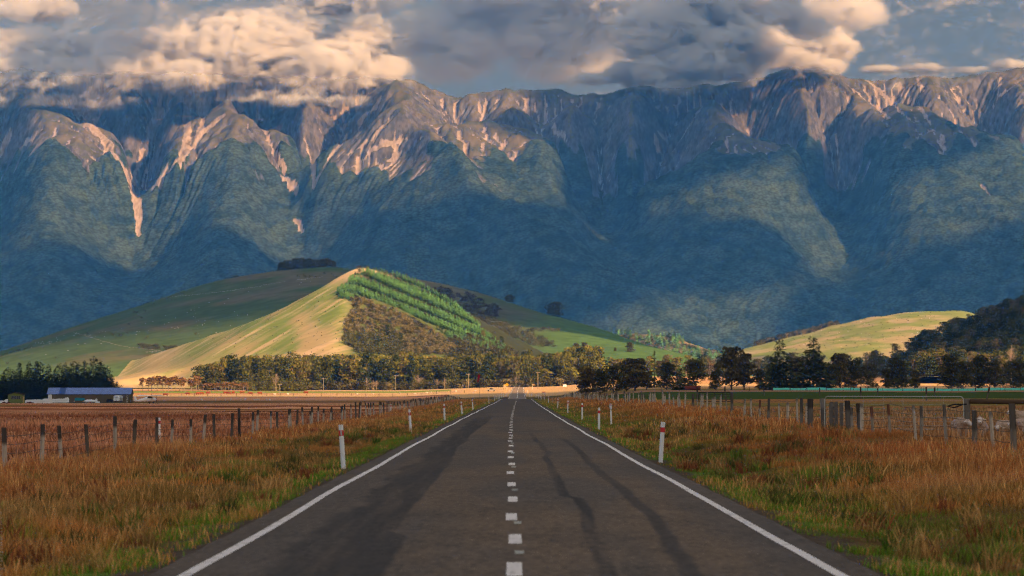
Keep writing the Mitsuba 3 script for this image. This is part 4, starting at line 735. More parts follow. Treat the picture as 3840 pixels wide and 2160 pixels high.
sheep('woolly sheep standing sideways with lowered white face beside the gate post', sp(3598, 128, 1564, .85), -80, .85, head_dir=.5, head_h=.66)
sheep('woolly sheep facing the camera behind the fence right of the gate', sp(3674, 126, 1570, .9), -100, .9, head_dir=.1, head_h=.82)
sheep('brownish sheep seen from the side farther back between two fence posts on the right', sp(3765, 137, 1573, .72), 228, .72, head_dir=.3, head_h=.5)
sheep('sheep cut off by the right edge, nearest to the last fence post', sp(3868, 127, 1566, .9), 195, .9, head_dir=-.2, head_h=.7)
sheep('sheep behind the others at the right edge, only its back showing', sp(3850, 143, 1538, .95), 200, .95, head_dir=.2, head_h=.85)
def simple(kind):
    if kind == 'cow':
        B = [(((-.8, 0, 1.0), .36), ((.55, 0, 1.0), .38)), (((.5, 0, 1.05), .33), ((1.0, 0, 1.12), .22)), (((1.0, 0, 1.1), .2), ((1.35, 0, .9), .13))]
        for sx in (-.75, .5):
            for sy in (-.2, .2): B += [(((sx, sy, .75), .17), ((sx + .03, sy, .4), .09)), (((sx + .03, sy, .4), .08), ((sx, sy, .06), .07))]
        return flesh(B, .16, 6)
    B = [(((-.3, 0, .5), .26), ((.28, 0, .52), .26)), (((.3, 0, .55), .18), ((.55, 0, .6), .11))]
    for sx in (-.28, .25):
        for sy in (-.12, .12): B += [(((sx, sy, .35), .09), ((sx, sy, .05), .05))]
    return flesh(B, .2, 4)
cow_m = mikit.ply(simple('cow'), bs('cow_red', diff((.23, .055, .03))), smooth=True); ewe_m = mikit.ply(simple('ewe'), bs('pale_wool', diff((.66, .58, .50))), smooth=True)
for i, (u, d, r) in enumerate([(621, 2005, 10), (704, 2040, 170), (742, 2060, 30), (756, 2075, 190), (780, 2120, 0), (846, 2130, 20), (859, 2100, 160), (875, 2150, 60), (908, 2150, 5), (939.6, 2060, 180), (975, 2090, 200), (1148, 2120, 175)]):
    k = thing('cow', 'red brown cow grazing on the sunlit strip in front of the forest', 'cow', 'cattle on the sunlit strip'); part(k, 'body', cow_m, None, to=xf(at(u, d), r, 1.15))
for i, (u, d) in enumerate([(1600, 2080), (1617, 2085), (1639, 2080), (1710, 2090), (1782, 2070), (1500, 2090), (1555, 2060), (1080, 2080), (1030, 2060), (1340, 2090), (1400, 2070)]):
    k = thing('sheep', 'pale sheep resting far off on the sunlit strip left of the road', 'sheep', 'sheep on the sunlit strip'); part(k, 'body', ewe_m, None, to=xf(at(u, d), 360 * rng.random(), 1.25))
for i, (u, d) in enumerate([(758, 1660), (809, 1640), (846, 1670), (866, 1620), (905, 1650), (918, 1655), (954, 1640), (962, 1650), (970, 1625), (1000, 1660), (1012, 1640)]):
    k = thing('sheep', 'pale sheep on the shaded brown field beyond the aircraft', 'sheep', 'sheep on the shaded brown field'); part(k, 'body', ewe_m, None, to=xf(at(u, d), 360 * rng.random(), 1.1))
n = 0
while n < 110:
    u, v = rng.uniform(60, 800), rng.uniform(700, 960); y = rng.uniform(3500, 4150); x = (u - 1288) / 9539.3 * y; z = rdg(x, y)
    if z < gz(x, y) + 1 or fb(np.array([x]), np.array([y]), 60, 3, 5)[0] < .5: continue
    k = thing('sheep', 'speck of a white sheep grazing on the shaded green ridge', 'sheep', 'sheep on the shaded green ridge'); part(k, 'body', ewe_m, None, to=xf((x, y, z), 360 * rng.random(), .95)); n += 1
# ------------------------------------------------------------------ trees
bs('leaves', {'type': 'twosided', 'b': {'type': 'diffuse', 'reflectance': VC}})
bark = bs('bark', {'type': 'twosided', 'b': {'type': 'diffuse', 'reflectance': {'type': 'rgb', 'value': [.10, .078, .058]}}}); pale_bark = bs('pale_bark', diff((.34, .27, .20)))
def leafage(lumps, n, size, tone, seed, jit=.75, var=.45, hang=0.0, inner=.35):
    r = np.random.default_rng(seed); C = np.array([l[0] for l in lumps], float); R = np.array([np.broadcast_to(l[1], 3) for l in lumps], float)
    pr = R.prod(1) ** .66; w = r.choice(len(C), n, p=pr / pr.sum())
    dv = r.standard_normal((n, 3)); dv /= np.linalg.norm(dv, axis=1, keepdims=True); dv[:, 2] = np.where(dv[:, 2] < -.3, -dv[:, 2] * .6, dv[:, 2])
    rad = np.where(r.random(n) < inner, r.uniform(.45, .9, n), r.uniform(.85, 1.12, n))
    p = C[w] + dv * R[w] * rad[:, None]
    nn = dv + jit * r.standard_normal((n, 3)); nn /= np.linalg.norm(nn, axis=1, keepdims=True)
    a = np.cross(nn, r.standard_normal((n, 3))); a /= np.linalg.norm(a, axis=1, keepdims=True); b = np.cross(nn, a)
    b[:, 2] -= hang; s = size * r.uniform(.55, 1.3, n)[:, None]; e = r.uniform(.45, .9, n)[:, None]
    v = np.stack([p - a * s, p + b * s * e, p + a * s, p - b * s * e * .8], 1).reshape(-1, 3)
    f = np.arange(4 * n).reshape(n, 4)
    lump_tone = r.uniform(1 - var, 1 + var, len(C))[w]
    col = np.asarray(tone)[r.integers(0, len(tone), n)] if np.ndim(tone) > 1 else np.tile(tone, (n, 1))
    col = col * (lump_tone * r.uniform(.65, 1.35, n))[:, None]
    return v, np.vstack([f[:, [0, 1, 2]], f[:, [0, 2, 3]]]), np.repeat(np.clip(col, 0, 1), 4, 0)
def limbs(base_h, lumps, r0, n, seed, top):
    r = np.random.default_rng(seed); ms = [tube([(0, 0, -.6), (.1, .05, base_h * .5), (.05, -.1, base_h), (0, 0, top)], r0, 6, r0 * .25)]
    for i in range(n):
        c = np.array(lumps[i % len(lumps)][0], float); z0 = base_h * r.uniform(.55, 1.0)
        ms.append(tube([(0, 0, z0), (c[0] * .5, c[1] * .5, z0 + (c[2] - z0) * .4), c], r0 * .45, 4, r0 * .12))
    return cat(ms)
def group(name, parts):
    scene[name] = {'type': 'shapegroup', **{k: mikit.ply(m, b, smooth=False, **({'color': c} if c is not None else {})) for k, (m, b, c) in parts.items()}}
    return name
def broad(name, H, W, tone, seed, n=420, size=.7, lumps_n=13, bare=.28, br=bark, hang=0, var=.45, limb_n=5, jit=.75, squash=.55):
    r = np.random.default_rng(seed); L = []
    for i in range(lumps_n):
        t = (i + r.random()) / lumps_n; z = H * (bare + (1 - bare) * (.04 + .86 * t)); wr = W / 2 * (1 - .85 * max(0, t - .3) ** 1.3) * r.uniform(.2, .8); a = r.uniform(0, 6.3)
        rad = W * r.uniform(.16, .30); L.append(((wr * math.cos(a), wr * math.sin(a), min(z, H - rad * squash)), (rad, rad, rad * squash * 1.25)))
    v, f, c = leafage(L, n, size, tone, seed + 1, jit, var, hang)
    return group(name, {'crown': ((v, f), 'leaves', c), 'trunk': (limbs(H * bare * 1.3, L, H * .022, limb_n, seed, H * .8), br, None)})
def conifer(name, H, W, tone, seed, tiers=16, per=40, size=.8, br=bark, droop=.25, gap=.08, shape=1.0):
    r = np.random.default_rng(seed); V, Fc, Cc = [], [], []; at_ = 0
    for i in range(tiers):
        t = (i + .3 * r.random()) / tiers; z = H * (gap + (1 - gap) * t); R = W / 2 * ((1 - t) ** shape * .95 + .05) * r.uniform(.75, 1.2); m = max(6, int(per * (1 - t) + 6))
        a = r.uniform(0, 6.3, m); q = r.uniform(.25, 1.05, m) * R; s = size * r.uniform(.6, 1.2, m) * (1 - .5 * t)
        p = np.stack([q * np.cos(a), q * np.sin(a), z - droop * q + r.normal(0, H * .012, m)], -1); out = np.stack([np.cos(a), np.sin(a), -droop + r.normal(0, .3, m)], -1); sd = np.stack([-np.sin(a), np.cos(a), r.normal(0, .45, m)], -1)
        v = np.stack([p - out * s[:, None] * .5, p + sd * s[:, None] * .55, p + out * s[:, None] * 1.1, p - sd * s[:, None] * .55], 1).reshape(-1, 3)
        f = np.arange(4 * m).reshape(m, 4) + at_; at_ += 4 * m; V.append(v); Fc += [f[:, [0, 1, 2]], f[:, [0, 2, 3]]]; Cc.append(np.repeat(np.asarray(tone) * r.uniform(.6, 1.4, m)[:, None], 4, 0))
    return group(name, {'crown': ((np.concatenate(V), np.concatenate(Fc)), 'leaves', np.clip(np.concatenate(Cc), 0, 1)), 'trunk': (tube([(0, 0, -.6), (0, 0, H * .5), (0, 0, H * .97)], H * .017, 6, H * .003), br, None)})
def bare_tree(name, H, seed, br, spread=.5, n=26):
    r = np.random.default_rng(seed); tr = tube([(0, 0, -.5), (.1, 0, H * .4), (-.1, .1, H * .75), (0, 0, H)], H * .02, 6, H * .004); ms = []
    for i in range(n):
        z = H * r.uniform(.3, .95); a = r.uniform(0, 6.3); L = H * spread * r.uniform(.3, .8) * (1.15 - z / H); d = np.array([math.cos(a), math.sin(a), r.uniform(.2, 1.1)]); e = d + [0, 0, .5]
        p0 = np.array([0, 0, z]); p1 = p0 + d * L * .5; p2 = p1 + e * L * .5; ms.append(tube([p0, p1, p2], H * .008, 4, H * .002))
        for _ in range(2): q = p1 + r.normal(0, .35, 3) * L + [0, 0, .2 * L]; ms.append(tube([p1, (p1 + q) / 2 + [0, 0, .05 * L], q], H * .0045, 3, H * .0015))
    return group(name, {'branches': (cat(ms), br, None), 'trunk': (tr, br, None)})
OLIVE, LIME, DEEP, BROWN, GREYG = (.115, .120, .028), (.185, .185, .036), (.045, .060, .022), (.150, .105, .045), (.16, .135, .075)
BE = [broad(f'beech_form_{i}', 22, w, t, 100 + i, n=800, size=.72, lumps_n=22, bare=b * .35, var=.30) for i, (w, t, b) in enumerate([(11, (OLIVE, LIME), .22), (10, (LIME, OLIVE), .2), (12, (DEEP, OLIVE), .18), (9.5, (DEEP, (.045, .065, .022)), .22), (11, (BROWN, OLIVE), .2), (10, (OLIVE, BROWN, LIME), .25), (9, (LIME, (.17, .15, .045)), .2), (10, (GREYG, OLIVE), .22)])]
SNAG = [bare_tree('snag_form_0', 17, 5, pale_bark), bare_tree('snag_form_1', 13, 9, pale_bark, .7, 34)]
GB = [broad(f'grey_tree_form_{i}', 18, 10, t, 140 + i, n=330, size=.6, lumps_n=14, bare=.12, br=pale_bark, limb_n=11, jit=1.1) for i, t in enumerate([(GREYG, (.16, .125, .07)), ((.15, .11, .055), BROWN), ((.13, .125, .05), OLIVE)])]
MK = [broad(f'manuka_form_{i}', 9, 6.5, t, 160 + i, n=260, size=.5, lumps_n=11, bare=.42, br=pale_bark, limb_n=12, squash=.4) for i, t in enumerate([((.17, .085, .035), (.12, .07, .03)), ((.14, .095, .04), (.19, .10, .05))])]
DK = [broad(f'dark_broadleaf_form_{i}', 17, w, t, 180 + i, n=2600, size=.5, lumps_n=34, bare=b, limb_n=8, hang=h) for i, (w, t, b, h) in enumerate([(11, ((.085, .066, .020), (.115, .080, .026)), .06, .5), (11, ((.080, .072, .022), (.060, .060, .018)), .04, 0), (9, ((.125, .094, .032), (.080, .068, .020)), .1, .8), (14, ((.060, .066, .020), (.095, .074, .022)), .04, .2)])]
PN = [conifer(f'pine_form_{i}', 18, w, (.032, .050, .020), 200 + i, 24, 90, 1.0, droop=d, gap=.03, shape=s) for i, (w, d, s) in enumerate([(9, .15, .75), (7.5, .3, .9), (10, .05, .6)])]
DC = [conifer(f'dark_conifer_form_{i}', 20, 11.5, (.055, .070, .024), 210 + i, 22, 150, 1.0, droop=.2, gap=.04, shape=.68) for i in range(2)]
YC = [conifer(f'young_conifer_form_{i}', 10, 5, t, 220 + i, 12, 26, .75, gap=.02) for i, t in enumerate([(.15, .15, .035), (.12, .135, .03)])]
PL = [conifer(f'plantation_form_{i}', 10, 4.8, t, 230 + i, 7, 8, 1.35, droop=.55, gap=.05, shape=.8) for i, t in enumerate([(.11, .25, .075), (.13, .285, .085), (.022, .060, .026)])]  # last form is a dark copy, standing in for shade between rows
BU = [broad(f'bush_form_{i}', 3.2, 4.4, t, 240 + i, n=120, size=.42, lumps_n=8, bare=.02, limb_n=3) for i, t in enumerate([((.185, .160, .072), (.130, .115, .050)), ((.075, .085, .036), (.105, .105, .044)), ((.09, .08, .035), (.06, .065, .03)), ((.055, .045, .036), (.07, .055, .04))])]
def tree(kind, form, p, s, sz=None, rz=None, label='', group_=None, category='tree'):
    k = thing(kind, label, category, group_); a = 360 * rng.random() if rz is None else rz
    scene[k] = {'type': 'instance', 'form': {'type': 'ref', 'id': form}, 'to_world': T().translate([float(q) for q in p]).rotate([0, 0, 1], a).scale([s, s, sz or s])}
def mass(name, items):
    """one stuff object: all its plants in one mesh"""
    V, Fs, Cs = [], [], []; n = 0
    for form, p, s, sz, a in items:
        d = [x for x in scene[form].values() if isinstance(x, dict)][0]; v, f, _, _, c = meshkit.WRITTEN[d['filename']]
        ca, sa = math.cos(a), math.sin(a); q = np.stack([(v[:, 0] * ca - v[:, 1] * sa) * s, (v[:, 0] * sa + v[:, 1] * ca) * s, v[:, 2] * sz], -1) + p
        V.append(q); Fs.append(f + n); n += len(v); Cs.append(c * rng.uniform(.75, 1.25))
    scene[name] = mikit.ply((np.concatenate(V), np.concatenate(Fs)), 'leaves', color=np.clip(np.concatenate(Cs), 0, 1)); labels[name] = {'kind': 'stuff'}
def on(u, d, f=None):
    x = (u - CX) / F * d; return (x, d, (f or gz)(x, d) if f else float(gz(x, d)))
# the beech belt behind the plain
bel = []
for row in range(9):
    d = 2500 + row * 13
    for u in np.arange(745 + row * 12, 2240, 45):
        uu, dd = u + rng.uniform(-17, 17), d + rng.uniform(-5, 5)
        if row < 1 and rng.random() < .2: continue
        bel.append((uu, dd, row))
for uu, dd, row in sorted(bel, key=lambda q: q[1])[:296]:
    h = rng.normal(.93, .11) * (.86 + .14 * sstep(740, 900, uu)) * (.72 if row == 0 and rng.random() < .3 else 1)
    wts = np.array([3, 2.6, 3.2, 3.2, 1.0, 1.8, 1.4, 1.0]) * ([.7, .5, 1.9, 1.9, 1, 1, .4, 1.3] if row < 2 else [1] * 8)
    tree('beech_tree', BE[rng.choice(8, p=wts / wts.sum())], on(uu, dd), rng.normal(1, .13), h, None, 'olive green beech tree in the dense belt of forest below the pointed hill', 'beech trees of the forest belt')
mass('beech_forest', [(BE[rng.integers(8)], on(uu, dd), rng.normal(1, .13), rng.normal(1, .1), rng.uniform(0, 6)) for uu, dd, row in sorted(bel, key=lambda q: q[1])[296:]] + [(BE[rng.integers(8)], on(rng.uniform(900, 2240), rng.uniform(2620, 2700)), 1.1, rng.normal(1.05, .1), rng.uniform(0, 6)) for _ in range(150)])
mass('forest_edge_shrubs', [(BU[rng.choice([0, 1, 2, 2])], on(rng.uniform(760, 2230), rng.uniform(2474, 2496)), rng.uniform(1.0, 2.0), rng.uniform(.8, 1.9), rng.uniform(0, 6)) for _ in range(330)])
for i, (u, d, s) in enumerate([(1375, 2478, .62), (1412, 2472, .6), (1400, 2475, .5), (1640, 2475, .62), (1668, 2470, .55), (1570, 2490, .9), (1935, 2484, .55)]):
    tree('bare_tree', SNAG[i % 2], on(u, d), s * 1.1, s * .8, None, 'pale bare branched tree at the front edge of the forest belt', 'bare trees along the forest edge')
for i in range(30):
    u = 540 + i * 13.2 + rng.uniform(-6, 6)
    tree('manuka_tree', MK[i % 2], on(u, 2330 + rng.uniform(-10, 25)), rng.uniform(.85, 1.15) * (1.0 if u < 760 else .8), rng.uniform(.85, 1.1) * (1 if u < 760 else .6), None, 'low reddish brown tree with pale bare stems in front of the forest', 'low brown trees at the left forest edge')
for i in range(20):
    u = 930 + i * 11 + rng.uniform(-6, 6)
    tree('young_conifer', YC[i % 2], on(u, 2400 + rng.uniform(-12, 25)), rng.uniform(.9, 1.3), rng.uniform(.8, 1.35) * (1.1 if u < 1040 else .9), None, 'yellow green young conifer at the left foot of the forest', 'young conifers at the forest foot')
tree('red_dead_tree', SNAG[1], on(1035, 2385), .9, .85, None, 'reddish dead conifer skeleton among the yellow green young conifers', None, 'dead tree')
# shelter belt behind the hangar
for i, (z, top, w) in enumerate([(20, 400, .8), (60, 350, .8), (125, 300, .75), (200, 330, .9), (290, 232, .95), (370, 370, .9), (440, 215, .95), (550, 203, 1.1), (610, 225, 1.1), (735, 260, .9), (830, 320, .9), (905, 248, .9), (985, 230, .9), (1050, 300, 1.1), (1115, 210, 1.0), (1190, 225, 1.0), (1285, 198, .95), (1415, 135, 1.0), (1510, 185, 1.2), (1570, 300, 1.0), (1630, 280, .75), (1690, 410, .9), (1770, 520, .9), (1830, 575, .8)]):
    u, v = z / 4.025, 1300 + top / 4.025; d = 1640 + 25 * (i % 3); p = on(u, d); h = CAM_H + (HY - v) / F * d - p[2]
    tree('shelter_pine', PN[i % 3], p, w * (1.15 if h > 14 else .9), h / 18, None, ('lowest end pine, farthest right in the shelter belt behind the hangar' if i == 23 else f'{("leftmost" if i == 0 else ORD[i] if i < 18 else {18: "nineteenth", 19: "twentieth", 20: "twenty-first", 21: "twenty-second", 22: "twenty-third"}[i])} dark pine counted from the left in the shelter belt behind the hangar'), 'pines of the hangar shelter belt')
lowp = [(PN[rng.integers(3)], on(rng.uniform(0, 420), rng.uniform(1600, 1640)), 1.1, rng.uniform(.35, .55), rng.uniform(0, 6)) for _ in range(36)]
mass('shelter_undergrowth', lowp)
# the dark row behind the right paddock: (column, top row, form, width, label)
ROW = [(2198, 1376, 'a', 1.0, 'dark drooping tree at the left end of the right shelter row'), (2250, 1384, 'b', 1.05, 'rounded dark reddish tree second from the left in the right shelter row'), (2300, 1366, 'd', 1.0, 'broad dark tree third from the left in the right shelter row'),
       (2350, 1352, 'a', 1.0, 'dark tree left beside the tall drooping willow'), (2382, 1338, 'c', 1.35, 'tall drooping willow-like tree with hanging branches near the centre right'), (2425, 1390, 'c', .8, 'thin drooping tree right beside the willow-like tree'),
       (2500, 1356, 'b', .95, 'dark upright tree left of the rounded dense tree'), (2548, 1372, 'p', .8, 'dark conical tree just left of the rounded dense tree'), (2602, 1346, 'd', 1.0, 'rounded dense dark tree standing clear of the slender birches'), (2684, 1386, 'b', .72, 'smaller round tree between the dense tree and the slender birches'),
       (2742, 1292, 'c', 1.15, 'tallest slender dark tree with pointed top left of the conifers'), (2790, 1318, 'c', 1.0, 'slender birch-like tree with a pale stem left of the conifers'), (2848, 1384, 'b', .8, 'round dark tree under the left conifer'), (2925, 1266, 'k', 1.15, 'tall tiered conifer, left of the two conifers'),
       (2905, 1372, 'd', .8, 'low dark tree at the foot of the left conifer'), (2985, 1335, 'c', 1.1, 'brownish open tree between the two conifers'), (3050, 1256, 'k', 1.3, 'tallest tiered conifer, right of the two conifers'), (3110, 1362, 'd', 1.0, 'dark tree leaning against the right conifer'), (3150, 1318, 'c', 1.0, 'open brownish tree right of the two conifers'),
       (3200, 1345, 'b', .9, 'dark tree over the middle of the teal windbreak'), (3255, 1362, 'd', .75, 'low wide dark tree behind the teal windbreak'), (3365, 1340, 'b', 1.05, 'tall rounded dark tree behind the field gate'), (3330, 1380, 'c', .8, 'thin dark tree with bare stem beside the rounded tree behind the gate'), (3430, 1385, 'c', .6, 'slim pale stemmed tree at the gap of sunlit field'),
       (3558, 1326, 'b', .95, 'dark upright tree right of the gap of sunlit field'), (3612, 1350, 'd', .8, 'dark spreading tree two places right of the sunlit gap'), (3672, 1330, 'b', 1.0, 'dark rounded tree before the slope of the bush hill'), (3730, 1345, 'c', .9, 'thin tree with visible stems near the right edge'), (3800, 1348, 'd', 1.05, 'wide dark tree near the right edge'), (3850, 1356, 'b', 1.0, 'dark tree cut off by the right edge')]
FM = {'a': DK[0], 'b': DK[1], 'c': DK[2], 'd': DK[3], 'p': DC[0], 'k': DC[1]}
for i, (u, v, f, w, lab) in enumerate(ROW):
    d = 1330 + 12 * (i % 4) - (22 if f == 'k' else 0); p = on(u, d); h = CAM_H + (HY - v) / F * d - p[2]; H0 = {'p': 20, 'k': 20}.get(f, 17)
    tree({'a': 'dark_tree', 'b': 'dark_tree', 'd': 'dark_tree', 'c': 'slender_tree', 'p': 'dark_conifer', 'k': 'dark_conifer'}[f], FM[f], p, w * max(.70, (h / H0) ** .5) * .98, h / H0, 37 * i, lab)
c = on(2680, 1322); k = thing('rusty_tank', 'small rusty red tank lying under the rounded dense tree', 'tank'); c = on(2596, 1310); part(k, 'drum', cyl(.75, 5.2, (c[0], c[1], c[2] + .75), 12, 'x'), bs('rust_red', diff((.16, .04, .022))), smooth=40); part(k, 'support', box(.4, 1, .5, (c[0] - 1.5, c[1], c[2] + .2)), timber); part(k, 'support', box(.4, 1, .5, (c[0] + 1.5, c[1], c[2] + .2)), timber)
# lit mixed wood behind the row and on the bush hill
for i in range(150):
    u, d = rng.uniform(2180, 3860), rng.uniform(2660, 2860)
    f = GB[rng.integers(3)] if rng.random() < (.62 if u > 2900 else .25) else BE[rng.integers(8)]
    tree('mixed_wood_tree', f, on(u, d), rng.uniform(.75, 1.1), rng.uniform(.6, .9) * (.85 if u < 2900 else 1.05), None, 'grey brown or olive tree in the sunlit wood beyond the dark shelter row', 'trees of the sunlit wood beyond the shelter row')
tree('lit_tree', YC[0], on(2454, 1700), 1.6, 1.75, None, 'sunlit yellow green tree seen through the gap right of the willow-like tree'); tree('dead_tree', SNAG[0], on(3792, 2250), 1.25, 1.35, None, 'bare white dead tree standing against the dark bush hill', None, 'dead tree')
n = 0
while n < 230:
    x, y = rng.uniform(240, 440), rng.uniform(2300, 2760); u = x / y * F + CX
    if u > 3880 or u < 3350 + 140 * rng.random() or bsh(x, y) < gz(x, y) + .5: continue
    r_ = rng.random(); f = BE[rng.choice([2, 3, 4, 7])] if r_ < .72 else GB[rng.integers(3)] if r_ < .9 else YC[rng.integers(2)]
    tree('bush_hill_tree', f, (x, y, bsh(x, y) - .5), rng.uniform(.7, 1.0), rng.uniform(.5, .75), None, 'tree on the dark bush covered hill at the right edge', 'trees on the bush hill'); n += 1
bm = []
while len(bm) < 420:
    x, y = rng.uniform(235, 460), rng.uniform(2330, 2800)
    if 3350 + 140 * rng.random() < x / y * F + CX < 3880 and bsh(x, y) > gz(x, y) + .5: bm.append((BE[rng.choice([2, 3, 3, 7])], (x, y, bsh(x, y) - .5), rng.uniform(.7, 1.0), rng.uniform(.42, .62), rng.uniform(0, 6)))
mass('bush_hill_forest', bm)
# plantation, scrub and single trees on the hills
class poly_px:
    def __init__(self, pts): self.p = pts
    def contains_point(self, q):
        c = False; x, y = q
        for (a, b), (e, d) in zip(self.p, self.p[1:] + self.p[:1]):
            if (b > y) != (d > y) and x < (e - a) * (y - b) / (d - b) + a: c = not c
        return c
def seen(x, y, z): return (x / y * 9539.3 + 1288, HY * .670833 - (z - CAM_H) * 9539.3 / y)
PLANT = poly_px([(845, 738), (872, 716), (890, 690), (930, 688), (985, 696), (1010, 694), (1045, 704), (1090, 730), (1140, 768), (1190, 810), (1240, 858), (1285, 892), (1160, 876), (1110, 835), (1050, 800), (1000, 775), (940, 752), (890, 758), (850, 750)])
pl = []
for i in range(98):
    for j in range(168):
        x, y = -160 + i * 2.7 + rng.uniform(-.9, .9), 2860 + j * 3.0 + rng.uniform(-1, 1); z = pyr(x, y); u, v = seen(x, y, z)
        if PLANT.contains_point((u, v)) and z > gz(x, y) + 1:
            st = math.sin(float(row_phase(np.array([x]), np.array([y]), z)[0]))
            if rng.random() < .985: pl.append((x, y, z, st)) if st > -.9 or rng.random() < .3 else None
print('plantation', len(pl))
pl.sort(key=lambda q: q[1])
for x, y, z, st in pl[:290]: tree('plantation_conifer', PL[2 if st < -.15 else rng.integers(2)], (x, y, z - .3), rng.uniform(.5, .7), rng.uniform(.5, .72) * (.55 if st < -.15 else 1.05), None, 'bright green young conifer in the plantation rows on the pointed hill', 'conifers of the hillside plantation')
if len(pl) > 290: mass('conifer_plantation', [(PL[2 if st < -.15 else rng.integers(2)], (x, y, z - .3), rng.uniform(.5, .7), rng.uniform(.5, .72) * (.55 if st < -.15 else 1.05), rng.uniform(0, 6)) for x, y, z, st in pl[290:]])
SCRUB = poly_px([(883, 752), (930, 760), (1000, 785), (1060, 818), (1115, 850), (1160, 885), (1100, 895), (980, 895), (900, 888), (862, 862), (868, 820), (882, 790)])
UPPER = poly_px([(895, 672), (915, 664), (950, 676), (1000, 696), (985, 706), (930, 696), (905, 690)])
RIGHTS = poly_px([(1120, 860), (1200, 850), (1270, 880), (1300, 900), (1120, 900)])
sc = []
for _ in range(9000):
    x, y = rng.uniform(-170, 40), rng.uniform(2820, 3330); z = pyr(x, y); q = seen(x, y, z)
    if z < gz(x, y) + .5: continue
    if SCRUB.contains_point(q): dark = (q[1] > 845 and q[0] < 1010) or rng.random() < .12; sc.append((BU[1 if dark else 0 if rng.random() < .75 else 2], (x, y, z - .3), rng.uniform(.8, 1.5), rng.uniform(.8, 1.5), rng.uniform(0, 6)))
    elif UPPER.contains_point(q) and rng.random() < .7: sc.append((BU[rng.choice([1, 2])], (x, y, z - .3), rng.uniform(.5, 1.0), rng.uniform(.5, 1), rng.uniform(0, 6)))
    elif RIGHTS.contains_point(q) and rng.random() < .5: sc.append((BU[rng.choice([1, 2, 2])], (x, y, z - .3), rng.uniform(1, 1.8), rng.uniform(1, 2), rng.uniform(0, 6)))
print('scrub', len(sc)); mass('hillside_scrub', sc[:1500])
for i, (u, v, s) in enumerate([(975, 852, .55), (990, 858, .5), (962, 862, .45), (1008, 866, .45), (890, 868, .4), (1030, 872, .4), (950, 872, .42), (1240, 868, .55), (1215, 860, .5), (1262, 880, .55), (1180, 872, .45)]):
    best = min(((abs(seen((u - 1288) / 9539.3 * y, y, pyr((u - 1288) / 9539.3 * y, y))[1] - v), y) for y in range(2820, 3320, 6)), key=lambda q: q[0])[1]; x = (u - 1288) / 9539.3 * best
    tree('hillside_tree', BE[[3, 2, 7][i % 3]], (x, best, pyr(x, best) - .3), s, s, None, 'rounded green tree among the brown scrub at the foot of the pointed hill', 'rounded trees in the hillside scrub')
gor = []
GORSE = [poly_px([(1085, 722), (1130, 728), (1200, 745), (1255, 775), (1262, 800), (1190, 800), (1130, 770)]), poly_px([(1170, 795), (1235, 800), (1300, 828), (1380, 855), (1402, 878), (1330, 870), (1260, 838), (1190, 812)]), poly_px([(1270, 826), (1420, 832), (1300, 838)])]
for _ in range(6000):
    x, y = rng.uniform(-110, 70), rng.uniform(3500, 4300); z = rdg(x, y); q = seen(x, y, z)
    for j, g in enumerate(GORSE):
        if g.contains_point(q) and rng.random() < (.35, .55, .2)[j]: gor.append((BU[3 if j == 0 and rng.random() < .7 else 1], (x, y, z - .3), rng.uniform(.9, 1.9), rng.uniform(.6, 1.3), rng.uniform(0, 6)))
for _ in range(1500):
    x, y = rng.uniform(-560, -130), rng.uniform(3550, 4320); z = rdg(x, y)
    if fb(np.array([x]), np.array([y]), 45, 3, 15)[0] > .62 and z > gz(x, y) + 2: gor.append((BU[1], (x, y, z - .3), rng.uniform(.4, 1.0), rng.uniform(.4, .8), rng.uniform(0, 6)))
for u, v in [(x + rng.uniform(-2, 2), np.interp(x, [265, 300, 400, 500, 640], [862, 872, 882, 888, 893]) - 3) for x in list(np.arange(350, 400, 4)) + list(np.arange(415, 470, 4)) + list(np.arange(520, 560, 5)) + list(np.arange(620, 660, 5))]:
    y = min(((abs(seen((u - 1288) / 9539.3 * q, q, rdg((u - 1288) / 9539.3 * q, q))[1] - v), q) for q in range(3420, 4200, 12)), key=lambda t_: t_[0])[1]; x = (u - 1288) / 9539.3 * y; gor.append((BU[1], (x, y, rdg(x, y) - .3), rng.uniform(1.2, 2), rng.uniform(1.0, 1.8), 0))
print('gorse', len(gor)); mass('gorse_scrub', gor)
def crest_y(u, f=rdg, r=(4000, 4330)):
    return min(((seen((u - 1288) / 9539.3 * y, y, f((u - 1288) / 9539.3 * y, y))[1], y) for y in range(*r, 5)), key=lambda q: q[0])[1]
for i, (u, s, sz) in enumerate([(708, 1.0, .62), (724, 1.1, .72), (742, 1.1, .78), (758, 1.1, .8), (775, 1.1, .74), (790, 1.0, .62), (806, 1.0, .6), (822, 1.0, .66), (838, .9, .5)]):
    y = crest_y(u); x = (u - 1288) / 9539.3 * y; tree('grove_tree', DK[3] if i % 2 else DK[1], (x, y, rdg(x, y) - 1), s, sz, None, 'dark round tree in the grove on top of the grass ridge behind the pointed hill', 'grove on the ridge top')
for u, s, sz, lab in [(1281, .95, .55, 'smaller lone dark round tree on the right crest of the grass ridge'), (1396, 1.5, 1.0, 'larger lone dark round tree on the right crest of the grass ridge'), (1022, .35, .28, 'tiny lone tree on the ridge crest right of the pointed summit'), (590, .9, .2, 'low dark clump on the left crest of the grass ridge')]:
    y = crest_y(u, r=(3900, 4330)); x = (u - 1288) / 9539.3 * y; tree('lone_tree', DK[3], (x, y, rdg(x, y) - .8), s, sz, None, lab)
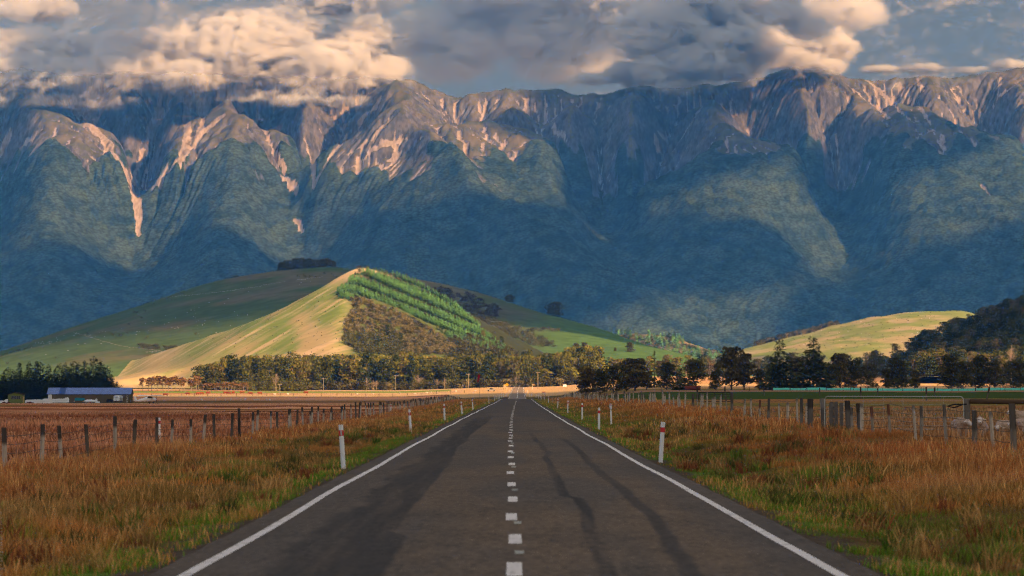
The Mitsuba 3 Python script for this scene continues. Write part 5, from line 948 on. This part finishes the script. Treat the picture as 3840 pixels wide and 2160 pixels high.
for u, v, s in [(1206, 800, .75), (1585, 885, .8), (1548, 882, .3), (1470, 885, .8), (1450, 888, .8), (1490, 890, .6)]:
    y = min(((abs(seen((u - 1288) / 9539.3 * q, q, rdg((u - 1288) / 9539.3 * q, q))[1] - v), q) for q in range(3420, 4250, 8)), key=lambda t_: t_[0])[1]; x = (u - 1288) / 9539.3 * y
    tree('ridge_foot_tree', DK[1], (x, y, rdg(x, y) - .5), s, s * .75, None, 'dark tree low on the right side of the grass ridge', 'trees low on the right of the grass ridge')
tree('blue_conifer', DC[0], on(1655 / .670833 + 0, 3500), 1.1, .85, None, 'single bluish conifer at the right foot of the low bush ridge')
lows = []
for _ in range(1400):
    x, y = rng.uniform(100, 340), rng.uniform(5260, 5620); z = low_r(x, y)
    if z > gz(x, y) + 2 and fb(np.array([x]), np.array([y]), 40, 3, 25)[0] > .42: lows.append((PL[rng.integers(3)] if rng.random() < .4 else BU[rng.choice([0, 2, 0])], (x, y, z - .3), rng.uniform(1.0, 2.2), rng.uniform(.8, 1.6), rng.uniform(0, 6)))
mass('low_ridge_scrub', lows)
lt = []
for _ in range(260):
    u = rng.uniform(1900, 2110); y = crest_y(u, lit, (4450, 4700)) + rng.uniform(5, 40); x = (u - 1288) / 9539.3 * y; lt.append((BU[rng.choice([0, 2, 2])], (x, y, lit(x, y) - .5), rng.uniform(1, 2), rng.uniform(1.2, 2.4), rng.uniform(0, 6)))
for _ in range(170):
    u = rng.uniform(1850, 2330); y = rng.uniform(3700, 4050); x = (u - 1288) / 9539.3 * y; lt.append((BE[rng.choice([3, 2])], (x, y, gz(x, y)), rng.uniform(.7, 1.1), rng.uniform(.5, .75), rng.uniform(0, 6)))
mass('far_hedge_trees', lt)

n = 0
while n < 45:
    u, v = rng.uniform(1960, 2430), rng.uniform(790, 875); p = hit_hill(lit, u, v, 4000, 4620, 8)
    if p[1] < 4600: k = thing('sheep', 'speck of a white sheep on the sunlit grass hill at the right', 'sheep', 'sheep on the sunlit grass hill'); part(k, 'body', ewe_m, None, to=xf((p[0], p[1], lit(p[0], p[1])), 360 * rng.random(), 1.1)); n += 1
tu = []
for _ in range(420):
    u, v = rng.uniform(1900, 2450), rng.uniform(785, 885); p = hit_hill(lit, u, v, 4000, 4620, 10)
    if p[1] < 4600: tu.append((BU[rng.choice([0, 2, 2])], (p[0], p[1], lit(p[0], p[1]) - .3), rng.uniform(.25, .6), rng.uniform(.15, .4), rng.uniform(0, 6)))
for _ in range(420):
    u, v = rng.uniform(420, 870), rng.uniform(690, 960); p = hit_hill(pyr, u, v, 2800, 3310, 8)
    if p[1] < 3300: tu.append((BU[rng.choice([0, 2, 1])], (p[0], p[1], pyr(p[0], p[1]) - .2), rng.uniform(.15, .4), rng.uniform(.1, .35), rng.uniform(0, 6)))
mass('hillside_tussocks', tu)
# ------------------------------------------------------------------ grass
def blades(name, x, y, h, w, col, lean=.35, seed=0, tip=1.0, tipc=None):
    r = np.random.default_rng(seed); n = len(x); z = gz(x, y) - .02
    a = r.uniform(0, 2 * np.pi, n); dx, dy = np.cos(a), np.sin(a); l = h * lean * r.uniform(.1, 1.2, n); b = r.uniform(0, 2 * np.pi, n); lx, ly = np.cos(b) * l, np.sin(b) * l
    A = np.stack([x - dx * w / 2, y - dy * w / 2, z], -1); B = np.stack([x + dx * w / 2, y + dy * w / 2, z], -1)
    Cc = np.stack([x + lx * .4 - dx * w * .4, y + ly * .4 - dy * w * .4, z + h * .6], -1); Dd = np.stack([x + lx * .4 + dx * w * .4, y + ly * .4 + dy * w * .4, z + h * .6], -1); E = np.stack([x + lx, y + ly, z + h], -1)
    V = np.stack([A, B, Cc, Dd, E], 1).reshape(-1, 3); k = np.arange(n)[:, None] * 5
    Fc = np.vstack([k + [0, 1, 3], k + [0, 3, 2], k + [2, 3, 4]])
    low = col * .8; top = col * tip if tipc is None else col + (np.array(tipc) - col) * tip
    K = np.stack([low, low, col, col, top], 1).reshape(-1, 3)
    scene[name] = mikit.ply((V, Fc), 'grass_blades', color=np.clip(K, 0, 1)); labels[name] = {'kind': 'stuff'}
    return n
bs('grass_blades', {'type': 'twosided', 'b': {'type': 'diffuse', 'reflectance': VC}})
def grow(side, y0, y1, per, seed, xmin=3.6, xmax=14.2):
    r = np.random.default_rng(seed); n = int(per * (xmax - xmin) * (y1 - y0)); y = r.uniform(y0, y1, n); x = r.uniform(xmin, xmax, n)
    keep = x < y * 1.06 * 1920 / F + .3; x, y = x[keep], y[keep]; o = x; x = side * x + road_x(y)
    return x, y, o, r
def verge(side, y0, y1, per, w, seed, name):
    x, y, o, r = grow(side, y0, y1, per, seed)
    big, mid = fb(x, y * .4, 3.2, 3, 5), fb(x, y, 1.1, 3, 6)
    tall = sstep(8.0, 12.5, o) if side < 0 else sstep(7.0, 11.0, o)
    edge = sstep(5.6, 4.3, o); clump = sstep(.38, .68, mid)
    keep = r.random(len(x)) < (.15 + .85 * clump) * np.where(o < 4.1, sstep(3.62, 4.0, o + .25 * (mid - .5)), 1)
    x, y, o, big, mid, tall, edge, clump = [q[keep] for q in (x, y, o, big, mid, tall, edge, clump)]; n = len(x)
    h = (.05 + .075 * clump + .11 * sstep(4.6, 7, o) * (.4 + big)) * (1 - tall) + tall * (.16 + .28 * big); h = h * r.uniform(.55, 1.35, n)
    edge = np.maximum(edge, sstep(7.0, 5.2, o) * (side > 0)); greenish = np.clip(edge * 1.15 * sstep(.26 if side > 0 else .32, .42, big) + .75 * sstep(.56, .66, fb(x, y * .5, 2.3, 3, 17)) * (1 - tall), 0, 1)
    tan, red, olv, grn = np.array([.48, .195, .060]), np.array([.38, .125, .045]), np.array([.21, .135, .038]), np.array([.105, .215, .020])
    c = blend(np.tile(tan, (n, 1)), olv, sstep(.40, .58, fb(x, y * .6, 4.0, 3, 27))); c = blend(c, red, np.clip(tall * .8 + .5 * sstep(.52, .64, fb(x, y * .5, 5.0, 3, 37)), 0, 1)); c = blend(c, grn, greenish * (r.random(n) < .85))
    swale = sstep(.58, .68, fb(x, y * .35, 6.5, 3, 57)); c = blend(c, np.array([.075, .072, .022]), swale * .25); h = h * (1 - .3 * swale)
    stalk = (r.random(n) < .13) & (swale < .4); c[stalk] = np.array([.54, .29, .12]) * r.uniform(.8, 1.15, (stalk.sum(), 1)); h[stalk] *= 1.45
    c *= r.uniform(.65, 1.4, (n, 1)) * 1.28 * np.array([1.02, .98, .80])
    return blades(name, x, y, h, w * r.uniform(.6, 1.4, n), c, .45, seed + 1, .35 if True else 1, (.56, .27, .16))
tot = 0
for s, nm in ((-1, 'left'), (1, 'right')):
    tot += verge(s, 35, 72, 420, .011, 11 + s, f'verge_grass_near' if s < 0 else 'verge_grass_near_001')
    tot += verge(s, 72, 150, 120, .019, 21 + s, f'verge_grass_middle' if s < 0 else 'verge_grass_middle_001')
    tot += verge(s, 150, 340, 24, .038, 31 + s, f'verge_grass_far' if s < 0 else 'verge_grass_far_001')
    tot += verge(s, 340, 1000, 3.4, .09, 41 + s, f'verge_grass_distant' if s < 0 else 'verge_grass_distant_001')
for s, nm in ((-1, 'verge_tussocks'), (1, 'verge_tussocks_001')):
    r = np.random.default_rng(61 + s); n = 330; y0 = 36 * (200 / 36) ** r.random(n); o0 = r.uniform(4.2, 12.5, n); ok = o0 < y0 * 1.06 * 1920 / F; y0, o0 = y0[ok], o0[ok]; n = len(y0); m = 46
    rad = np.repeat(r.uniform(.07, .2, n), m); x = s * np.repeat(o0, m) + r.normal(0, 1, n * m) * rad; y = np.repeat(y0, m) + r.normal(0, 1, n * m) * rad * 1.6
    kinds = np.array([(.10, .095, .024), (.46, .25, .085), (.24, .075, .030), (.085, .15, .02), (.34, .22, .07)])[r.choice(5, n, p=[.3, .25, .2, .12, .13])]
    c = np.repeat(kinds, m, 0) * r.uniform(.6, 1.4, (n * m, 1)); h = np.repeat(r.uniform(.14, .42, n), m) * r.uniform(.5, 1.2, n * m)
    tot += blades(nm, x + road_x(y), y, h, np.repeat(.010 + y0 * .00012, m) * r.uniform(.7, 1.5, n * m), c, .8, 71 + s, .3, (.52, .30, .14))
def field(name, side, x0, x1, y0, y1, n, w, hh, cols, seed, tip):
    r = np.random.default_rng(seed); y = y0 * (y1 / y0) ** r.random(n); x = r.uniform(x0, x1, n); k = (x < y * 1.05 * 1920 / F + 1); x, y = x[k], y[k]
    rows = fb(np.log(y) * 40 + x * .01, x * .012, 1.0, 3, 5 + seed); k = r.random(len(x)) < .25 + .75 * sstep(.35, .6, rows); x, y, rows = x[k], y[k], rows[k]; n = len(x)
    c = blend(np.tile(np.array(cols[0]), (n, 1)), np.array(cols[1]), sstep(.4, .62, rows)) * r.uniform(.6, 1.35, (n, 1))
    return blades(name, side * x, y, hh * (.5 + rows) * r.uniform(.6, 1.3, n), w * (y / y0) ** .9 * r.uniform(.7, 1.3, n), c, .5, seed, .4, tip)
tot += field('field_grass', -1, 14.3, 60, 100, 420, 90000, .035, .34, ((.22, .070, .030), (.62, .29, .15)), 51, (.60, .32, .20))
tot += field('field_grass_001', 1, 13.4, 60, 98, 260, 60000, .035, .30, ((.30, .13, .048), (.52, .28, .13)), 52, (.48, .26, .16))
r = np.random.default_rng(77); V, Fc = [], []
star = np.array([(math.cos(t) * q, math.sin(t) * q, .3 * q) for t, q in zip(np.arange(10) * math.pi / 5, [1, .55] * 5)] + [(0, 0, .15)])
for s in (-1, 1):
    for _ in range(230):
        y = 36 * (190 / 36) ** r.random(); x = min(r.uniform(4.0, 12), y * .135); q = .014 * r.uniform(.6, 1.5) * (1 + y / 110); px = s * x + float(road_x(y))
        V.append(star * q + [px, y, float(gz(px, y)) + r.uniform(.12, .34)]); Fc.append(np.array([[j, (j + 1) % 10, 10] for j in range(10)]) + 11 * (len(V) - 1))
bs('petal_white', diff((.72, .66, .56))); scene['wildflowers'] = mikit.ply((np.concatenate(V), np.concatenate(Fc)), 'petal_white'); labels['wildflowers'] = {'kind': 'stuff'}
print('blades', tot)
# haze
K = 1.85e-5
scene['haze_air'] = {'type': 'homogeneous', 'albedo': {'type': 'rgb', 'value': [.93, .95, .97]}, 'sigma_t': {'type': 'rgb', 'value': [.12 * K, .66 * K, 2.3 * K]}}
scene['haze'] = {'type': 'cube', 'to_world': T().translate([0, 2500, 1050]).scale([14000, 12500, 1150]), 'bsdf': {'type': 'null'}, 'interior': {'type': 'ref', 'id': 'haze_air'}}
labels['haze'] = {'kind': 'stuff'}
